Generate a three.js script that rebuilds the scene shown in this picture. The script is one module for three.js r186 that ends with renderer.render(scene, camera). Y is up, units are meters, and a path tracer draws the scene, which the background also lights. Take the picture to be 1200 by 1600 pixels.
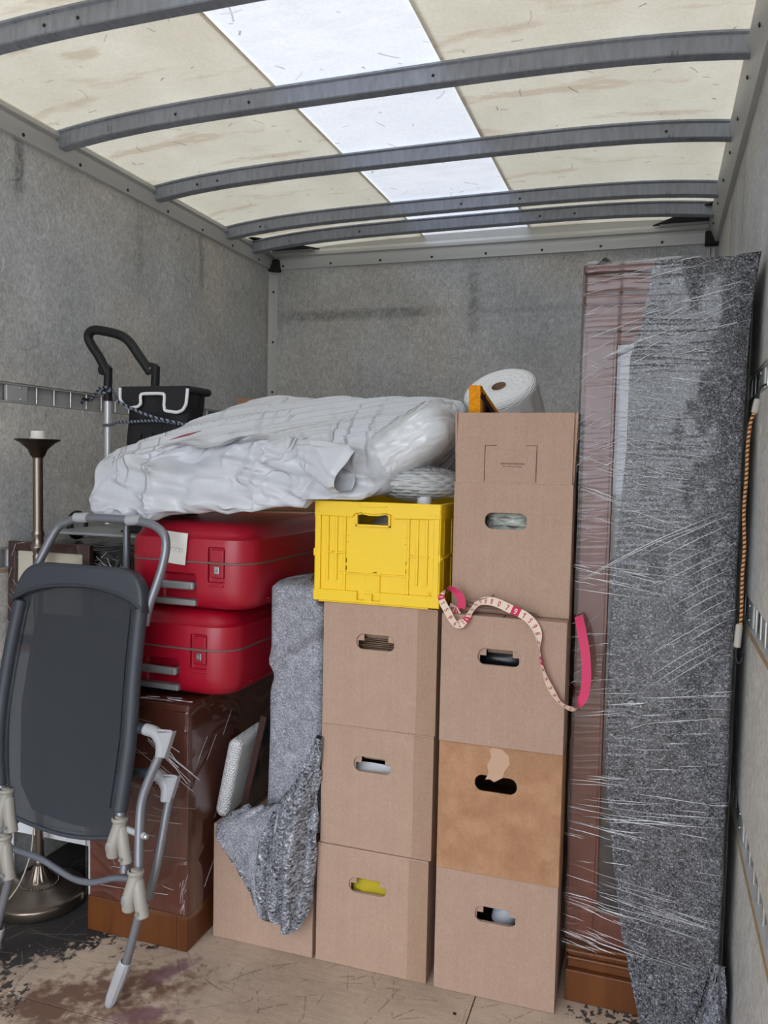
import * as THREE from 'three';
import { RoundedBoxGeometry } from 'three/addons/geometries/RoundedBoxGeometry.js';
import { mergeGeometries, toCreasedNormals } from 'three/addons/utils/BufferGeometryUtils.js';
import { Brush, Evaluator, SUBTRACTION } from 'three-bvh-csg';

// ------------------------------------------------------------------ camera, sky, exposure
const scene = new THREE.Scene();
const camera = new THREE.PerspectiveCamera(64.44, 0.75, 0.05, 200);
camera.position.set(0.0772, 1.4372, 3.6363);
camera.rotation.set(-0.05854, 0.32137, 0.02062, 'YXZ');
const renderer = new THREE.WebGLRenderer();
renderer.toneMapping = THREE.LinearToneMapping;
renderer.toneMappingExposure = 3.3;
renderer.shadowMap.enabled = true;
{
  // overcast sky: three times brighter overhead than at the horizon
  const w = 32, h = 64, d = new Float32Array(w * h * 4);
  for (let y = 0; y < h; y++) for (let x = 0; x < w; x++) {
    const el = ((y + 0.5) / h - 0.5) * Math.PI, s = Math.max(0, Math.sin(el)), L = 2.0 * (1.6 + 1.4 * s) / 3, k = (y * w + x) * 4;
    d[k] = L * 0.925; d[k + 1] = L * 0.985; d[k + 2] = L * 1.085; d[k + 3] = 1;
  }
  const t = new THREE.DataTexture(d, w, h, THREE.RGBAFormat, THREE.FloatType);
  t.mapping = THREE.EquirectangularReflectionMapping; t.magFilter = THREE.LinearFilter; t.needsUpdate = true;
  scene.background = t;
}
// the veiled sun behind the clouds: broad and weak, high over the rear of the van
const sun = new THREE.DirectionalLight(0xfff6ea, 0.35);
sun.position.set(-1.5, 9, 6); sun.target.position.set(-0.8, 0.8, 1.2);
sun.castShadow = true; sun.shadow.radius = 100; sun.shadow.mapSize.set(2048, 2048);
Object.assign(sun.shadow.camera, { left: -4, right: 4, top: 5, bottom: -5, near: 1, far: 25 });
scene.add(sun, sun.target);

// ------------------------------------------------------------------ helpers
const V = (x, y, z) => new THREE.Vector3(x, y, z);
function rng(seed) { let a = seed >>> 0; return () => { a = (a + 0x6D2B79F5) | 0; let t = Math.imul(a ^ (a >>> 15), 1 | a); t = (t + Math.imul(t ^ (t >>> 7), 61 | t)) ^ t; return ((t ^ (t >>> 14)) >>> 0) / 4294967296; }; }
function hash(i, j, s) { let h = Math.imul(i, 374761393) ^ Math.imul(j, 668265263) ^ Math.imul(s, 2147483647 - 58); h = Math.imul(h ^ (h >>> 13), 1274126177); return ((h ^ (h >>> 16)) >>> 0) / 4294967296; }
// value noise; px, py = period of the lattice (0: none)
function vn(x, y, s = 0, px = 0, py = px) {
  let i = Math.floor(x), j = Math.floor(y); let fx = x - i, fy = y - j; fx = fx * fx * (3 - 2 * fx); fy = fy * fy * (3 - 2 * fy);
  let i1 = i + 1, j1 = j + 1; if (px) { i = ((i % px) + px) % px; i1 = ((i1 % px) + px) % px; j = ((j % py) + py) % py; j1 = ((j1 % py) + py) % py; }
  const a = hash(i, j, s), b = hash(i1, j, s), c = hash(i, j1, s), d = hash(i1, j1, s);
  return a + (b - a) * fx + (c - a) * fy + (a - b - c + d) * fx * fy;
}
function fbm(x, y, s, oct = 4, px = 0, py = px) { let v = 0, a = 0.5, n = 0; for (let o = 0; o < oct; o++) { v += a * vn(x, y, s + o * 17, px, py); n += a; a *= 0.5; x *= 2; y *= 2; px *= 2; py *= 2; } return v / n; }
const clamp = (x, a = 0, b = 1) => Math.min(b, Math.max(a, x));
const sstep = (a, b, x) => { const t = clamp((x - a) / (b - a)); return t * t * (3 - 2 * t); };
const lerp = (a, b, t) => a + (b - a) * t;
const mixc = (a, b, t) => [lerp(a[0], b[0], t), lerp(a[1], b[1], t), lerp(a[2], b[2], t)];
function tex(w, h, fn, { srgb = true, wrap = THREE.RepeatWrapping, rep = null } = {}) {
  const d = new Uint8Array(w * h * 4);
  for (let y = 0; y < h; y++) for (let x = 0; x < w; x++) {
    const c = fn((x + 0.5) / w, (y + 0.5) / h), k = (y * w + x) * 4;
    if (typeof c === 'number') d[k] = d[k + 1] = d[k + 2] = clamp(c) * 255; else { d[k] = clamp(c[0]) * 255; d[k + 1] = clamp(c[1]) * 255; d[k + 2] = clamp(c[2]) * 255; }
    d[k + 3] = 255;
  }
  const t = new THREE.DataTexture(d, w, h); t.magFilter = THREE.LinearFilter; t.minFilter = THREE.LinearMipmapLinearFilter; t.generateMipmaps = true; t.wrapS = t.wrapT = wrap;
  if (srgb) t.colorSpace = THREE.SRGBColorSpace; if (rep) t.repeat.set(...rep); t.needsUpdate = true; return t;
}
const MAT = (o) => new THREE.MeshPhysicalMaterial({ side: THREE.DoubleSide, ...o });
const taken = {};
function numbered(n) { if (!(n in taken)) { taken[n] = 0; return n; } taken[n]++; return n + '_' + String(taken[n]).padStart(3, '0'); }
function clean(g) { let q = g.index ? g.toNonIndexed() : g.clone(); for (const k of Object.keys(q.attributes)) if (!['position', 'normal', 'uv'].includes(k)) q.deleteAttribute(k); if (!q.attributes.normal) q.computeVertexNormals(); if (!q.attributes.uv) q.setAttribute('uv', new THREE.BufferAttribute(new Float32Array(q.attributes.position.count * 2), 2)); q.clearGroups(); return q; }
const join = (...gs) => mergeGeometries(gs.flat().map(clean), false);
// uv in metres from the dominant axis of each triangle
function buv(g, s = 1) {
  const q = clean(g), p = q.attributes.position, u = q.attributes.uv, A = V(), B = V(), C = V(), n = V();
  for (let i = 0; i < p.count; i += 3) {
    A.fromBufferAttribute(p, i); B.fromBufferAttribute(p, i + 1); C.fromBufferAttribute(p, i + 2); n.copy(B).sub(A).cross(C.clone().sub(A));
    const ax = Math.abs(n.x), ay = Math.abs(n.y), az = Math.abs(n.z);
    for (let k = 0; k < 3; k++) { const P = [A, B, C][k]; if (az >= ax && az >= ay) u.setXY(i + k, P.x / s, P.y / s); else if (ax >= ay) u.setXY(i + k, P.z / s, P.y / s); else u.setXY(i + k, P.x / s, P.z / s); }
  }
  return q;
}
const bx = (x0, x1, y0, y1, z0, z1) => new THREE.BoxGeometry(x1 - x0, y1 - y0, z1 - z0).translate((x0 + x1) / 2, (y0 + y1) / 2, (z0 + z1) / 2);
const rbx = (x0, x1, y0, y1, z0, z1, r = 0.003, seg = 2) => new RoundedBoxGeometry(x1 - x0, y1 - y0, z1 - z0, seg, Math.min(r, (x1 - x0) / 2.01, (y1 - y0) / 2.01, (z1 - z0) / 2.01)).translate((x0 + x1) / 2, (y0 + y1) / 2, (z0 + z1) / 2);
function tube(pts, r, { n = 0, rad = 10, closed = false, cap = true, tension = 0.5 } = {}) {
  const c = new THREE.CatmullRomCurve3(pts.map((p) => p.isVector3 ? p : V(...p)), closed, 'catmullrom', tension);
  const g = new THREE.TubeGeometry(c, n || pts.length * 8, r, rad, closed);
  if (closed || !cap) return g;
  const ends = [0, 1].map((t) => { const P = c.getPoint(t), T = c.getTangent(t).multiplyScalar(t ? 1 : -1); const s = new THREE.SphereGeometry(r, rad, 4, 0, Math.PI * 2, 0, Math.PI / 2); s.scale(1, 0.35, 1); s.applyQuaternion(new THREE.Quaternion().setFromUnitVectors(V(0, 1, 0), T)); return s.translate(P.x, P.y, P.z); });
  return join(g, ends);
}
const straight = (a, b, r, rad = 12) => { a = a.isVector3 ? a : V(...a); b = b.isVector3 ? b : V(...b); const d = b.clone().sub(a), g = new THREE.CylinderGeometry(r, r, d.length(), rad); g.applyQuaternion(new THREE.Quaternion().setFromUnitVectors(V(0, 1, 0), d.normalize())); const m = a.add(b).multiplyScalar(0.5); return g.translate(m.x, m.y, m.z); };
const lathe = (pts, seg = 40) => new THREE.LatheGeometry(pts.map(([x, y]) => new THREE.Vector2(x, y)), seg);
// rounded-rectangle loft: profile = [[inset, y], ...]
function loft(w, d, r, prof, seg = 8) {
  const loops = prof.map(([ins, y, rr]) => { const W = w / 2 - ins, D = d / 2 - ins, R = Math.max(0.002, Math.min(rr ?? r - ins * 0.6, W, D)), L = []; for (const [sx, sz, a0] of [[1, 1, 0], [-1, 1, 90], [-1, -1, 180], [1, -1, 270]]) for (let k = 0; k <= seg; k++) { const a = (a0 + 90 * k / seg) * Math.PI / 180; L.push(V(sx * (W - R) + R * Math.cos(a), y, sz * (D - R) + R * Math.sin(a))); } return L; });
  const pos = [], n = loops[0].length, tri = (a, b, c) => pos.push(a.x, a.y, a.z, b.x, b.y, b.z, c.x, c.y, c.z);
  for (let i = 0; i + 1 < loops.length; i++) for (let k = 0; k < n; k++) { const a = loops[i][k], b = loops[i][(k + 1) % n], c = loops[i + 1][k], e = loops[i + 1][(k + 1) % n]; tri(a, c, b); tri(b, c, e); }
  for (const [L, up] of [[loops[0], false], [loops[loops.length - 1], true]]) { const m = V(0, L[0].y, 0); for (let k = 0; k < n; k++) up ? tri(m, L[(k + 1) % n], L[k]) : tri(m, L[k], L[(k + 1) % n]); }
  const g = new THREE.BufferGeometry(); g.setAttribute('position', new THREE.Float32BufferAttribute(pos, 3)); return buv(toCreasedNormals(g, 0.7));
}
// sheet from a function (u, v) -> Vector3, with real thickness t; uv in metres
function sheet(nu, nv, f, t = 0, su = 1, sv = 1) {
  const P = [], N = []; for (let j = 0; j <= nv; j++) for (let i = 0; i <= nu; i++) P.push(f(i / nu, j / nv));
  const at = (i, j) => P[clamp(j, 0, nv) * (nu + 1) + clamp(i, 0, nu)];
  for (let j = 0; j <= nv; j++) for (let i = 0; i <= nu; i++) { const a = at(i + 1, j).clone().sub(at(i - 1, j)), b = at(i, j + 1).clone().sub(at(i, j - 1)); N.push(a.cross(b).normalize()); }
  const pos = [], nor = [], uv = [], idx = [];
  const layer = (o, s) => { for (let k = 0; k < P.length; k++) { const p = P[k], n = N[k]; pos.push(p.x + n.x * o, p.y + n.y * o, p.z + n.z * o); nor.push(n.x * s, n.y * s, n.z * s); uv.push((k % (nu + 1)) / nu * su, Math.floor(k / (nu + 1)) / nv * sv); } };
  layer(0, 1); const quad = (a, b, c, d, fl) => fl ? idx.push(a, c, b, b, c, d) : idx.push(a, b, c, b, d, c), W = nu + 1;
  for (let j = 0; j < nv; j++) for (let i = 0; i < nu; i++) { const a = j * W + i; quad(a, a + 1, a + W, a + W + 1, false); }
  if (t) {
    const o = P.length; layer(-t, -1); for (let j = 0; j < nv; j++) for (let i = 0; i < nu; i++) { const a = o + j * W + i; quad(a, a + 1, a + W, a + W + 1, true); }
    const edge = []; for (let i = 0; i < nu; i++) { edge.push([i, i + 1], [nv * W + i + 1, nv * W + i]); } for (let j = 0; j < nv; j++) { edge.push([(j + 1) * W, j * W], [j * W + nu, (j + 1) * W + nu]); }
    for (const [a, b] of edge) idx.push(a, a + o, b, b, a + o, b + o);
  }
  const g = new THREE.BufferGeometry(); g.setAttribute('position', new THREE.Float32BufferAttribute(pos, 3)); g.setAttribute('normal', new THREE.Float32BufferAttribute(nor, 3)); g.setAttribute('uv', new THREE.Float32BufferAttribute(uv, 2)); g.setIndex(idx); return g;
}
function shapeOf(pts) { const s = new THREE.Shape(); pts.forEach(([x, y], i) => i ? s.lineTo(x, y) : s.moveTo(x, y)); s.closePath(); return s; }
function slotPath(cx, cy, w, h, r) { const p = new THREE.Path(); const x0 = cx - w / 2, x1 = cx + w / 2, y0 = cy - h / 2, y1 = cy + h / 2; p.moveTo(x0 + r, y0); p.lineTo(x1 - r, y0); p.absarc(x1 - r, y0 + r, r, -Math.PI / 2, 0); p.lineTo(x1, y1 - r); p.absarc(x1 - r, y1 - r, r, 0, Math.PI / 2); p.lineTo(x0 + r, y1); p.absarc(x0 + r, y1 - r, r, Math.PI / 2, Math.PI); p.lineTo(x0, y0 + r); p.absarc(x0 + r, y0 + r, r, Math.PI, Math.PI * 1.5); return p; }
const extrude = (shape, depth, bevel = 0, curve = 8) => new THREE.ExtrudeGeometry(shape, { depth: depth - 2 * bevel, bevelEnabled: bevel > 0, bevelThickness: bevel, bevelSize: bevel, bevelOffset: -bevel, bevelSegments: 2, curveSegments: curve }).translate(0, 0, bevel);
function smooth(pts, v) { // piecewise-linear-smooth lookup: pts = [[key, value], ...] ascending keys
  if (v <= pts[0][0]) return pts[0][1]; for (let i = 0; i + 1 < pts.length; i++) if (v <= pts[i + 1][0]) { const t = (v - pts[i][0]) / (pts[i + 1][0] - pts[i][0]); return lerp(pts[i][1], pts[i + 1][1], t); } return pts[pts.length - 1][1];
}
function shadows(o) { o.castShadow = true; o.receiveShadow = true; return o; }
function part(name, geo, mat, parent, label) { const m = shadows(new THREE.Mesh(geo, mat)); m.name = parent ? name : numbered(name); if (label) m.userData.label = label; (parent || scene).add(m); return m; }
function thing(name, label, category, [x, y, z] = [0, 0, 0], turn = 0, group) { const o = new THREE.Group(); o.name = numbered(name); o.position.set(x, y, z); o.rotation.y = turn; o.userData = { label, category }; if (group) o.userData.group = group; scene.add(o); return o; }
function tag(o, label, category, group) { Object.assign(o.userData, { label, category }); if (group) o.userData.group = group; return o; }
function struct(name, geo, mat) { const m = part(name, geo, mat); m.userData.kind = 'structure'; return m; }

// ------------------------------------------------------------------ materials
const XL = -1.952, XR = 0.310, XRT = 0.2965, ZB = -0.436, ZF = 4.4, YT = 2.478;
// strokes rasterised once into an overlay: list of [x, y, angle, half length, half width, bend, value] in metres
function strokes(list, w, h, W, H) {
  const o = new Float32Array(w * h); for (const [x, y, an, L, hw, bend, val] of list) { const c = Math.cos(an), s = Math.sin(an), st = W / w * 0.5; for (let l = -L; l <= L; l += st) for (let m = -hw; m <= hw; m += st) { const mm = m - bend * l * l, i = Math.floor((x + l * c - mm * s) / W * w), j = Math.floor((y + l * s + mm * c) / H * h); if (i >= 0 && j >= 0 && i < w && j < h) o[j * w + i] = val; } }
  return (u, v) => o[Math.min(h - 1, Math.floor(v * h)) * w + Math.min(w - 1, Math.floor(u * w))];
}
function wallTex(seed, W, H, stains) { // grey fibre-faced ply with scuffs; W, H metres
  const w = 1200, h = Math.round(1200 * H / W); const R = rng(seed), sc = [];
  for (let k = 0; k < 260; k++) sc.push([R() * W, R() * H, (R() - 0.5) * 1.4 + Math.PI / 2, 0.01 + R() * R() * 0.05, 0.0008 + R() * 0.0012, R() < 0.6 ? -1 : 1]);
  const over = strokes(sc.map(([x, y, a, l, hw, g]) => [x, y, a, l, hw, 12, g]), w, h, W, H);
  return tex(w, h, (u, v) => {
    const x = u * W, y = v * H; let g = 0.735; g += (fbm(x * 260, y * 130, seed, 2) - 0.5) * 0.20; g += (fbm(x * 60, y * 50, seed + 5, 3) - 0.5) * 0.11; g += (fbm(x * 5, y * 4, seed + 9, 2) - 0.5) * 0.11;
    const ov = over(u, v); if (ov) g += ov * 0.10 * (0.4 + vn(x * 300, y * 300, 3));
    let dirt = 0; for (const [sx, sy, wx, wy, amt] of stains) { const ex = Math.abs(x - sx - (fbm(y * 9, sx, 4, 2) - 0.5) * 0.02) / wx, ey = Math.abs(y - sy) / wy; if (ex < 1 && ey < 1) dirt = Math.max(dirt, amt * Math.min(1, (1 - ex) * 1.6) * Math.min(1, (1 - ey) * 1.6) * (0.35 + 1.3 * fbm(x * 40, y * 40, 8, 3))); }
    const warm = (vn(x * 3.2, y * 3.2, seed + 31) - 0.5) * 0.05; g -= dirt;
    return [g * 1.0 + warm, g * 0.998 + warm * 0.5, g * 0.98 - warm * 0.4];
  });
}
const WL = 2.9, leftTex = wallTex(11, WL, 2.6, [[1.86, 2.4, 0.03, 0.13, 0.16], [0.725, 2.36, 0.03, 0.16, 0.12], [1.2, 2.3, 0.03, 0.2, 0.05], [0.05, 2.0, 0.03, 0.5, 0.06]]);
const backTex = wallTex(23, WL, 2.6, [[0.5, 2.225, 0.66, 0.036, 0.12], [1.13, 2.26, 0.04, 0.22, 0.10], [1.5, 2.215, 0.5, 0.02, 0.05]]);
const wallMat = (t) => { const m = MAT({ map: t, roughness: 0.92 }); m.bumpMap = t; m.bumpScale = 0.0012; return m; };
const M = {};
M.wallLeft = wallMat(leftTex); M.wallBack = wallMat(backTex);
M.ply = MAT({ roughness: 0.85, map: tex(256, 256, (u, v) => { const n = fbm(u * 8, v * 60, 5, 3, 8, 60); return mixc([0.52, 0.42, 0.30], [0.70, 0.60, 0.46], n); }) });
M.alu = MAT({ color: 0xc4c4c1, roughness: 0.45, metalness: 0.25 });
M.rail = MAT({ color: 0xbcbdbd, roughness: 0.45, metalness: 0.3 });
M.bar = MAT({ color: 0xc9c9c6, roughness: 0.3, metalness: 0.85 });
M.screw = MAT({ color: 0x3b3028, roughness: 0.6, metalness: 0.4 });
M.black = MAT({ color: 0x151517, roughness: 0.6 });
M.rib = MAT({ roughness: 0.42, metalness: 0.3, map: tex(512, 128, (u, v) => { let g = 0.60 + (fbm(u * 90, v * 20, 2, 3, 90, 20) - 0.5) * 0.12 + (fbm(u * 6, v * 3, 7, 3, 6, 3) - 0.5) * 0.12; if (fbm(u * 70, v * 24, 12, 2, 70, 24) > 0.86) g -= 0.10; return [g * 0.95, g * 0.985, g * 1.05]; }) });
const roofTex = (seed, a, b, stain, amt) => { const R = rng(seed * 7), ls = []; for (let k = 0; k < 46; k++) ls.push([R(), R(), R() * 3.14, 0.004 + R() * R() * 0.05, 0.0008 + R() * 0.0012, (R() - 0.5) * 14, 0.15 + R() * 0.45]); const marks = strokes(ls, 640, 640, 1, 1); return tex(640, 640, (u, v) => { // cast polyester sheet: cloudy, scratched, brownish water marks
  let n = fbm(u * 6, v * 6, seed, 5, 6), c = mixc(a, b, clamp((n - 0.3) * 2.2));
  const st = sstep(0.6, 0.78, fbm(u * 5, v * 14, seed + 40, 5, 5, 14)) * amt; c = mixc(c, stain, st);
  const f = fbm(u * 190, v * 190, seed + 3, 2, 190); c = c.map((q) => q + (f - 0.5) * 0.05);
  const sc = marks(u, v); if (sc) c = mixc(c, [0.42, 0.38, 0.34], sc);
  return c;
}); };
M.roofCream = MAT({ map: roofTex(5, [0.905, 0.88, 0.81], [0.86, 0.83, 0.755], [0.70, 0.60, 0.49], 0.35), roughness: 1, transmission: 0.110, thickness: 0, specularIntensity: 0.2 });
M.roofClear = MAT({ map: roofTex(9, [0.97, 0.975, 0.985], [0.945, 0.955, 0.97], [0.80, 0.80, 0.79], 0.12), roughness: 1, transmission: 0.135, thickness: 0, specularIntensity: 0.2 });
const cardTex = (seed, base, dark, blotch) => tex(512, 512, (u, v) => { const flute = (fbm(u * 90, v * 2, seed, 1, 90, 2) - 0.5) * 0.014, n = fbm(u * 12, v * 12, seed + 2, 4, 12), f = fbm(u * 200, v * 120, seed + 4, 2, 200, 120); let c = mixc(base, dark, clamp((n - 0.5) * blotch + 0.35)); return c.map((q) => q + flute + (f - 0.5) * 0.055); }, { rep: [2, 2] });
M.card = MAT({ map: cardTex(31, [0.70, 0.59, 0.515], [0.665, 0.555, 0.48], 0.7), roughness: 0.9 });
M.cardB = MAT({ map: cardTex(35, [0.69, 0.58, 0.51], [0.655, 0.545, 0.475], 0.7), roughness: 0.9 });
M.cardStrip = MAT({ map: cardTex(38, [0.645, 0.53, 0.445], [0.61, 0.495, 0.41], 0.8), roughness: 0.85 });
M.cardOld = MAT({ map: cardTex(33, [0.70, 0.535, 0.405], [0.62, 0.455, 0.33], 1.6), roughness: 0.85 });
M.packPaper = MAT({ map: cardTex(39, [0.60, 0.485, 0.40], [0.55, 0.44, 0.36], 1), roughness: 0.95 });
const woodTex = (seed, a, b) => tex(512, 512, (u, v) => { const w = fbm(u * 3, v * 2, seed, 3, 3, 2), g = fbm(u * 70 + w * 6, v * 4, seed + 3, 3), r = fbm(u * 10 + w * 3, v * 1.5, seed + 8, 3); return mixc(a, b, clamp(g * 0.55 + r * 0.65 - 0.1)); });
M.wood = MAT({ map: woodTex(3, [0.46, 0.265, 0.11], [0.33, 0.175, 0.06]), roughness: 0.42 });
M.woodDark = MAT({ map: woodTex(8, [0.43, 0.235, 0.175], [0.31, 0.155, 0.115]), roughness: 0.4 });
M.frameWood = MAT({ map: woodTex(13, [0.27, 0.15, 0.125], [0.18, 0.09, 0.075]), roughness: 0.45 });
const feltTex = (seed, contrast, lift) => tex(720, 720, (u, v) => { // recycled-fibre felt: black, grey and white flecks
  const a = fbm(u * 230, v * 160, seed, 2, 230, 160), b = fbm(u * 90, v * 120, seed + 3, 3, 90, 120), c = fbm(u * 12, v * 12, seed + 7, 4, 12), st = vn(u * 330, v * 330, seed + 9, 330);
  let g = lift + (a - 0.5) * contrast + (b - 0.5) * contrast * 0.9 + (c - 0.5) * 0.16; if (b > 0.70 && st > 0.4) g += 0.22; if (b < 0.30) g -= 0.10; return [g * 0.97, g * 0.985, g * 1.04];
});
M.felt = MAT({ map: feltTex(3, 0.5, 0.36), roughness: 1 }); M.felt.map.repeat.set(2.8, 2.8); M.felt.bumpMap = M.felt.map; M.felt.bumpScale = 0.004;
M.feltLight = MAT({ map: feltTex(6, 0.36, 0.60), roughness: 1 }); M.feltLight.map.repeat.set(3.4, 3.4); M.feltLight.bumpMap = M.feltLight.map; M.feltLight.bumpScale = 0.003;
M.feltFur = MAT({ map: feltTex(12, 0.6, 0.53), roughness: 1 }); M.feltFur.map.repeat.set(2.0, 2.0); M.feltFur.bumpMap = M.feltFur.map; M.feltFur.bumpScale = 0.007;
const creaseTex = (seed, fx, fy) => tex(768, 768, (u, v) => { const w = fbm(u * 4, v * 4, seed, 3, 4) * 0.9, a = fbm(u * fx, (v + w * 0.03) * fy, seed + 1, 3, fx, fy), r = 1 - Math.abs(a - 0.5) * 2.4; return clamp(0.35 + 0.5 * r * r * r * fbm(u * 6, v * 9, seed + 5, 2, 6, 9)); }, { srgb: false });
const lineTex = (seed, n) => tex(768, 768, (u, v) => { const w = (fbm(u * 3, v * 3, seed, 3, 3) - 0.5) * 0.5; let h = 0; for (const [a, b, k] of [[2, n, 0], [n, 3, 1], [Math.round(n * 0.5), n, 2]]) { const q = fbm((u + w) * a, (v + w) * b, seed + 11 * k, 2, a, b), m = vn(u * 5, v * 5, seed + 31 + k, 5); h += Math.max(0, 1 - Math.abs(q - 0.5) * 11) * sstep(0.3, 0.7, m); } return clamp(0.3 + h * 0.35 + (w + 0.25) * 0.3); }, { srgb: false });
const filmCrease = creaseTex(2, 5, 70);
M.film = MAT({ color: 0xffffff, roughness: 0.07, transmission: 1, thickness: 0, ior: 1.5, bumpMap: filmCrease, bumpScale: 0.003 });
M.filmLoose = MAT({ color: 0xffffff, roughness: 0.1, transmission: 1, thickness: 0, ior: 1.6, bumpMap: lineTex(21, 8), bumpScale: 0.009 });
M.pleat = MAT({ color: 0xf6f8fb, roughness: 0.15, transmission: 0.3, thickness: 0, ior: 1.8 });
M.bubble = MAT({ color: 0xeef1f3, roughness: 0.35, transmission: 0.45, thickness: 0, ior: 1.5, bumpMap: tex(256, 256, (u, v) => { const n = 16; let x = u * n, y = v * n; if (Math.floor(y) % 2) x += 0.5; const dx = x - Math.floor(x) - 0.5, dy = y - Math.floor(y) - 0.5; return clamp(1 - (dx * dx + dy * dy) * 5); }, { srgb: false }), bumpScale: 0.004 });
M.plasticWhite = MAT({ color: 0xd2d5db, roughness: 0.26, transmission: 0.12, thickness: 0, bumpMap: lineTex(14, 9), bumpScale: 0.017 });
M.red = MAT({ color: 0xa00524, roughness: 0.38, clearcoat: 0.25, clearcoatRoughness: 0.35 });
M.greyPlastic = MAT({ color: 0x8d8e8f, roughness: 0.4, metalness: 0.2 });
M.lightPlastic = MAT({ color: 0xa3a5a8, roughness: 0.45 });
M.beige = MAT({ color: 0x98938a, roughness: 0.45 });
M.silver = MAT({ color: 0xb9bcc2, roughness: 0.3, metalness: 0.9 });
M.greyTube = MAT({ color: 0x83868d, roughness: 0.34, metalness: 0.55 });
M.paper = MAT({ color: 0xe9e6dd, roughness: 0.9 });
M.yellow = MAT({ color: 0xf2c905, roughness: 0.42 });
M.white = MAT({ color: 0xe6e7ea, roughness: 0.5 });
M.bronze = MAT({ color: 0x8d8176, roughness: 0.3, metalness: 0.95 });
M.bronzeDark = MAT({ color: 0x463a32, roughness: 0.4, metalness: 0.9 });
M.mesh = MAT({ color: 0x30343b, roughness: 0.6, transparent: true, opacity: 0.72, bumpMap: tex(256, 256, (u, v) => 0.5 + 0.25 * Math.sin(u * 402) + 0.25 * Math.sin(v * 402), { srgb: false }), bumpScale: 0.0008 });
M.vinyl = MAT({ color: 0x363a42, roughness: 0.5 });
M.nylon = MAT({ color: 0x141418, roughness: 0.7, bumpMap: M.mesh.bumpMap, bumpScale: 0.0005 });
M.orangeFelt = MAT({ roughness: 1, map: tex(256, 256, (u, v) => { const n = fbm(u * 60, v * 60, 3, 3, 60); return mixc([0.80, 0.47, 0.03], [0.95, 0.66, 0.10], n); }) });

// ------------------------------------------------------------------ ground outside, van body
struct('ground_outside', new THREE.PlaneGeometry(120, 120).rotateX(-Math.PI / 2).translate(0, -0.95, 20), MAT({ color: 0x8a8782, roughness: 0.95 }));

// floor: worn plywood sheets with dark paint, stains and scratches
const FX0 = -1.96, FX1 = 0.31, FZ0 = 1.2, FZ1 = 2.3;
const floorTex = (() => {
  const R = rng(77), scr = []; for (let k = 0; k < 760; k++) scr.push([FX0 + R() * (FX1 - FX0), FZ0 + R() * (FZ1 - FZ0), R() * Math.PI, 0.01 + R() * R() * 0.14, 0.0006 + R() * 0.0012, (R() - 0.5) * 5, R()]);
  const over = strokes(scr.map(([x, z, an, l, hw, bd, val]) => [x - FX0, z - FZ0, an, l, hw, bd, val]), 1800, 900, FX1 - FX0, FZ1 - FZ0);
  const blob = (x, z, cx, cz, rx, rz, rot, seed, rough = 1.1) => { const c = Math.cos(rot), s = Math.sin(rot), dx = x - cx, dz = z - cz, d = Math.hypot((dx * c + dz * s) / rx, (-dx * s + dz * c) / rz); if (d > 2.6) return 0; return clamp(1.25 - d + (fbm(x * 42, z * 42, seed, 5) - 0.5) * rough * 2.2); };
  return tex(1800, 900, (u, v) => {
    const x = lerp(FX0, FX1, u), z = lerp(FZ0, FZ1, v);
    const g = fbm(x * 25, z * 190, 4, 3), n = fbm(x * 7, z * 7, 6, 5), f = fbm(x * 320, z * 320, 9, 2);
    let c = mixc([0.775, 0.70, 0.625], [0.63, 0.555, 0.49], clamp(g * 0.5 + (n - 0.5) * 1.3 + 0.2)); c = c.map((q) => q + (f - 0.5) * 0.07);
    const br = blob(x, z, -1.30, 1.86, 0.21, 0.075, 2.5, 41) * 0.85 + blob(x, z, -1.36, 1.98, 0.17, 0.06, 0.1, 43) * 0.9 + blob(x, z, -0.98, 1.95, 0.26, 0.045, 0.15, 44) * 0.9 + blob(x, z, -1.12, 1.80, 0.10, 0.05, 2.2, 47, 1.5) * 0.4;
    c = mixc(c, [0.37, 0.255, 0.20], clamp(br * 1.2) * 0.8);
    const pu = blob(x, z, -1.165, 1.72, 0.028, 0.075, 0.5, 51, 0.7) + blob(x, z, -1.13, 1.90, 0.085, 0.028, -0.5, 53, 0.7); c = mixc(c, [0.47, 0.33, 0.37], clamp(pu * 1.4) * 0.75);
    // black coating, flaked off along its edge
    const edge = smooth([[-1.96, 1.90], [-1.60, 1.90], [-1.52, 1.80], [-1.45, 1.70], [-1.36, 1.66], [-1.27, 1.62], [-1.2, 1.2], [0.4, 0.9]], x) - z;
    let bl = edge < -0.2 ? 0 : sstep(-0.02, 0.06, edge + (fbm(x * 45, z * 45, 61, 5) - 0.5) * 0.30); const fl = fbm(x * 110, z * 110, 63, 4); bl *= sstep(0.34, 0.40, fl + clamp(edge * 1.6, 0, 0.32) - 0.04);
    const spot = Math.max(blob(x, z, -1.53, 2.0, 0.08, 0.08, 0, 71, 1.0), blob(x, z, 0.03, 1.50, 0.12, 0.05, 0.1, 73, 1.0)); if (spot > 0.3 && fl > 0.53) bl = Math.max(bl, 0.85);
    let blk = mixc([0.135, 0.125, 0.125], [0.22, 0.205, 0.20], n); 
    const sc = over(u, v);
    if (sc > 0.25) blk = mixc(blk, [0.55, 0.49, 0.43], 0.6 * sc); else if (sc > 0) blk = mixc(blk, [0.3, 0.28, 0.27], 0.6);
    if (sc > 0.45 && fbm(x * 60, z * 60, 83, 2) > 0.42) c = mixc(c, [0.36, 0.30, 0.26], 0.5 * sc);
    return mixc(c, blk, clamp(bl));
  }, { wrap: THREE.MirroredRepeatWrapping });
})();
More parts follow.
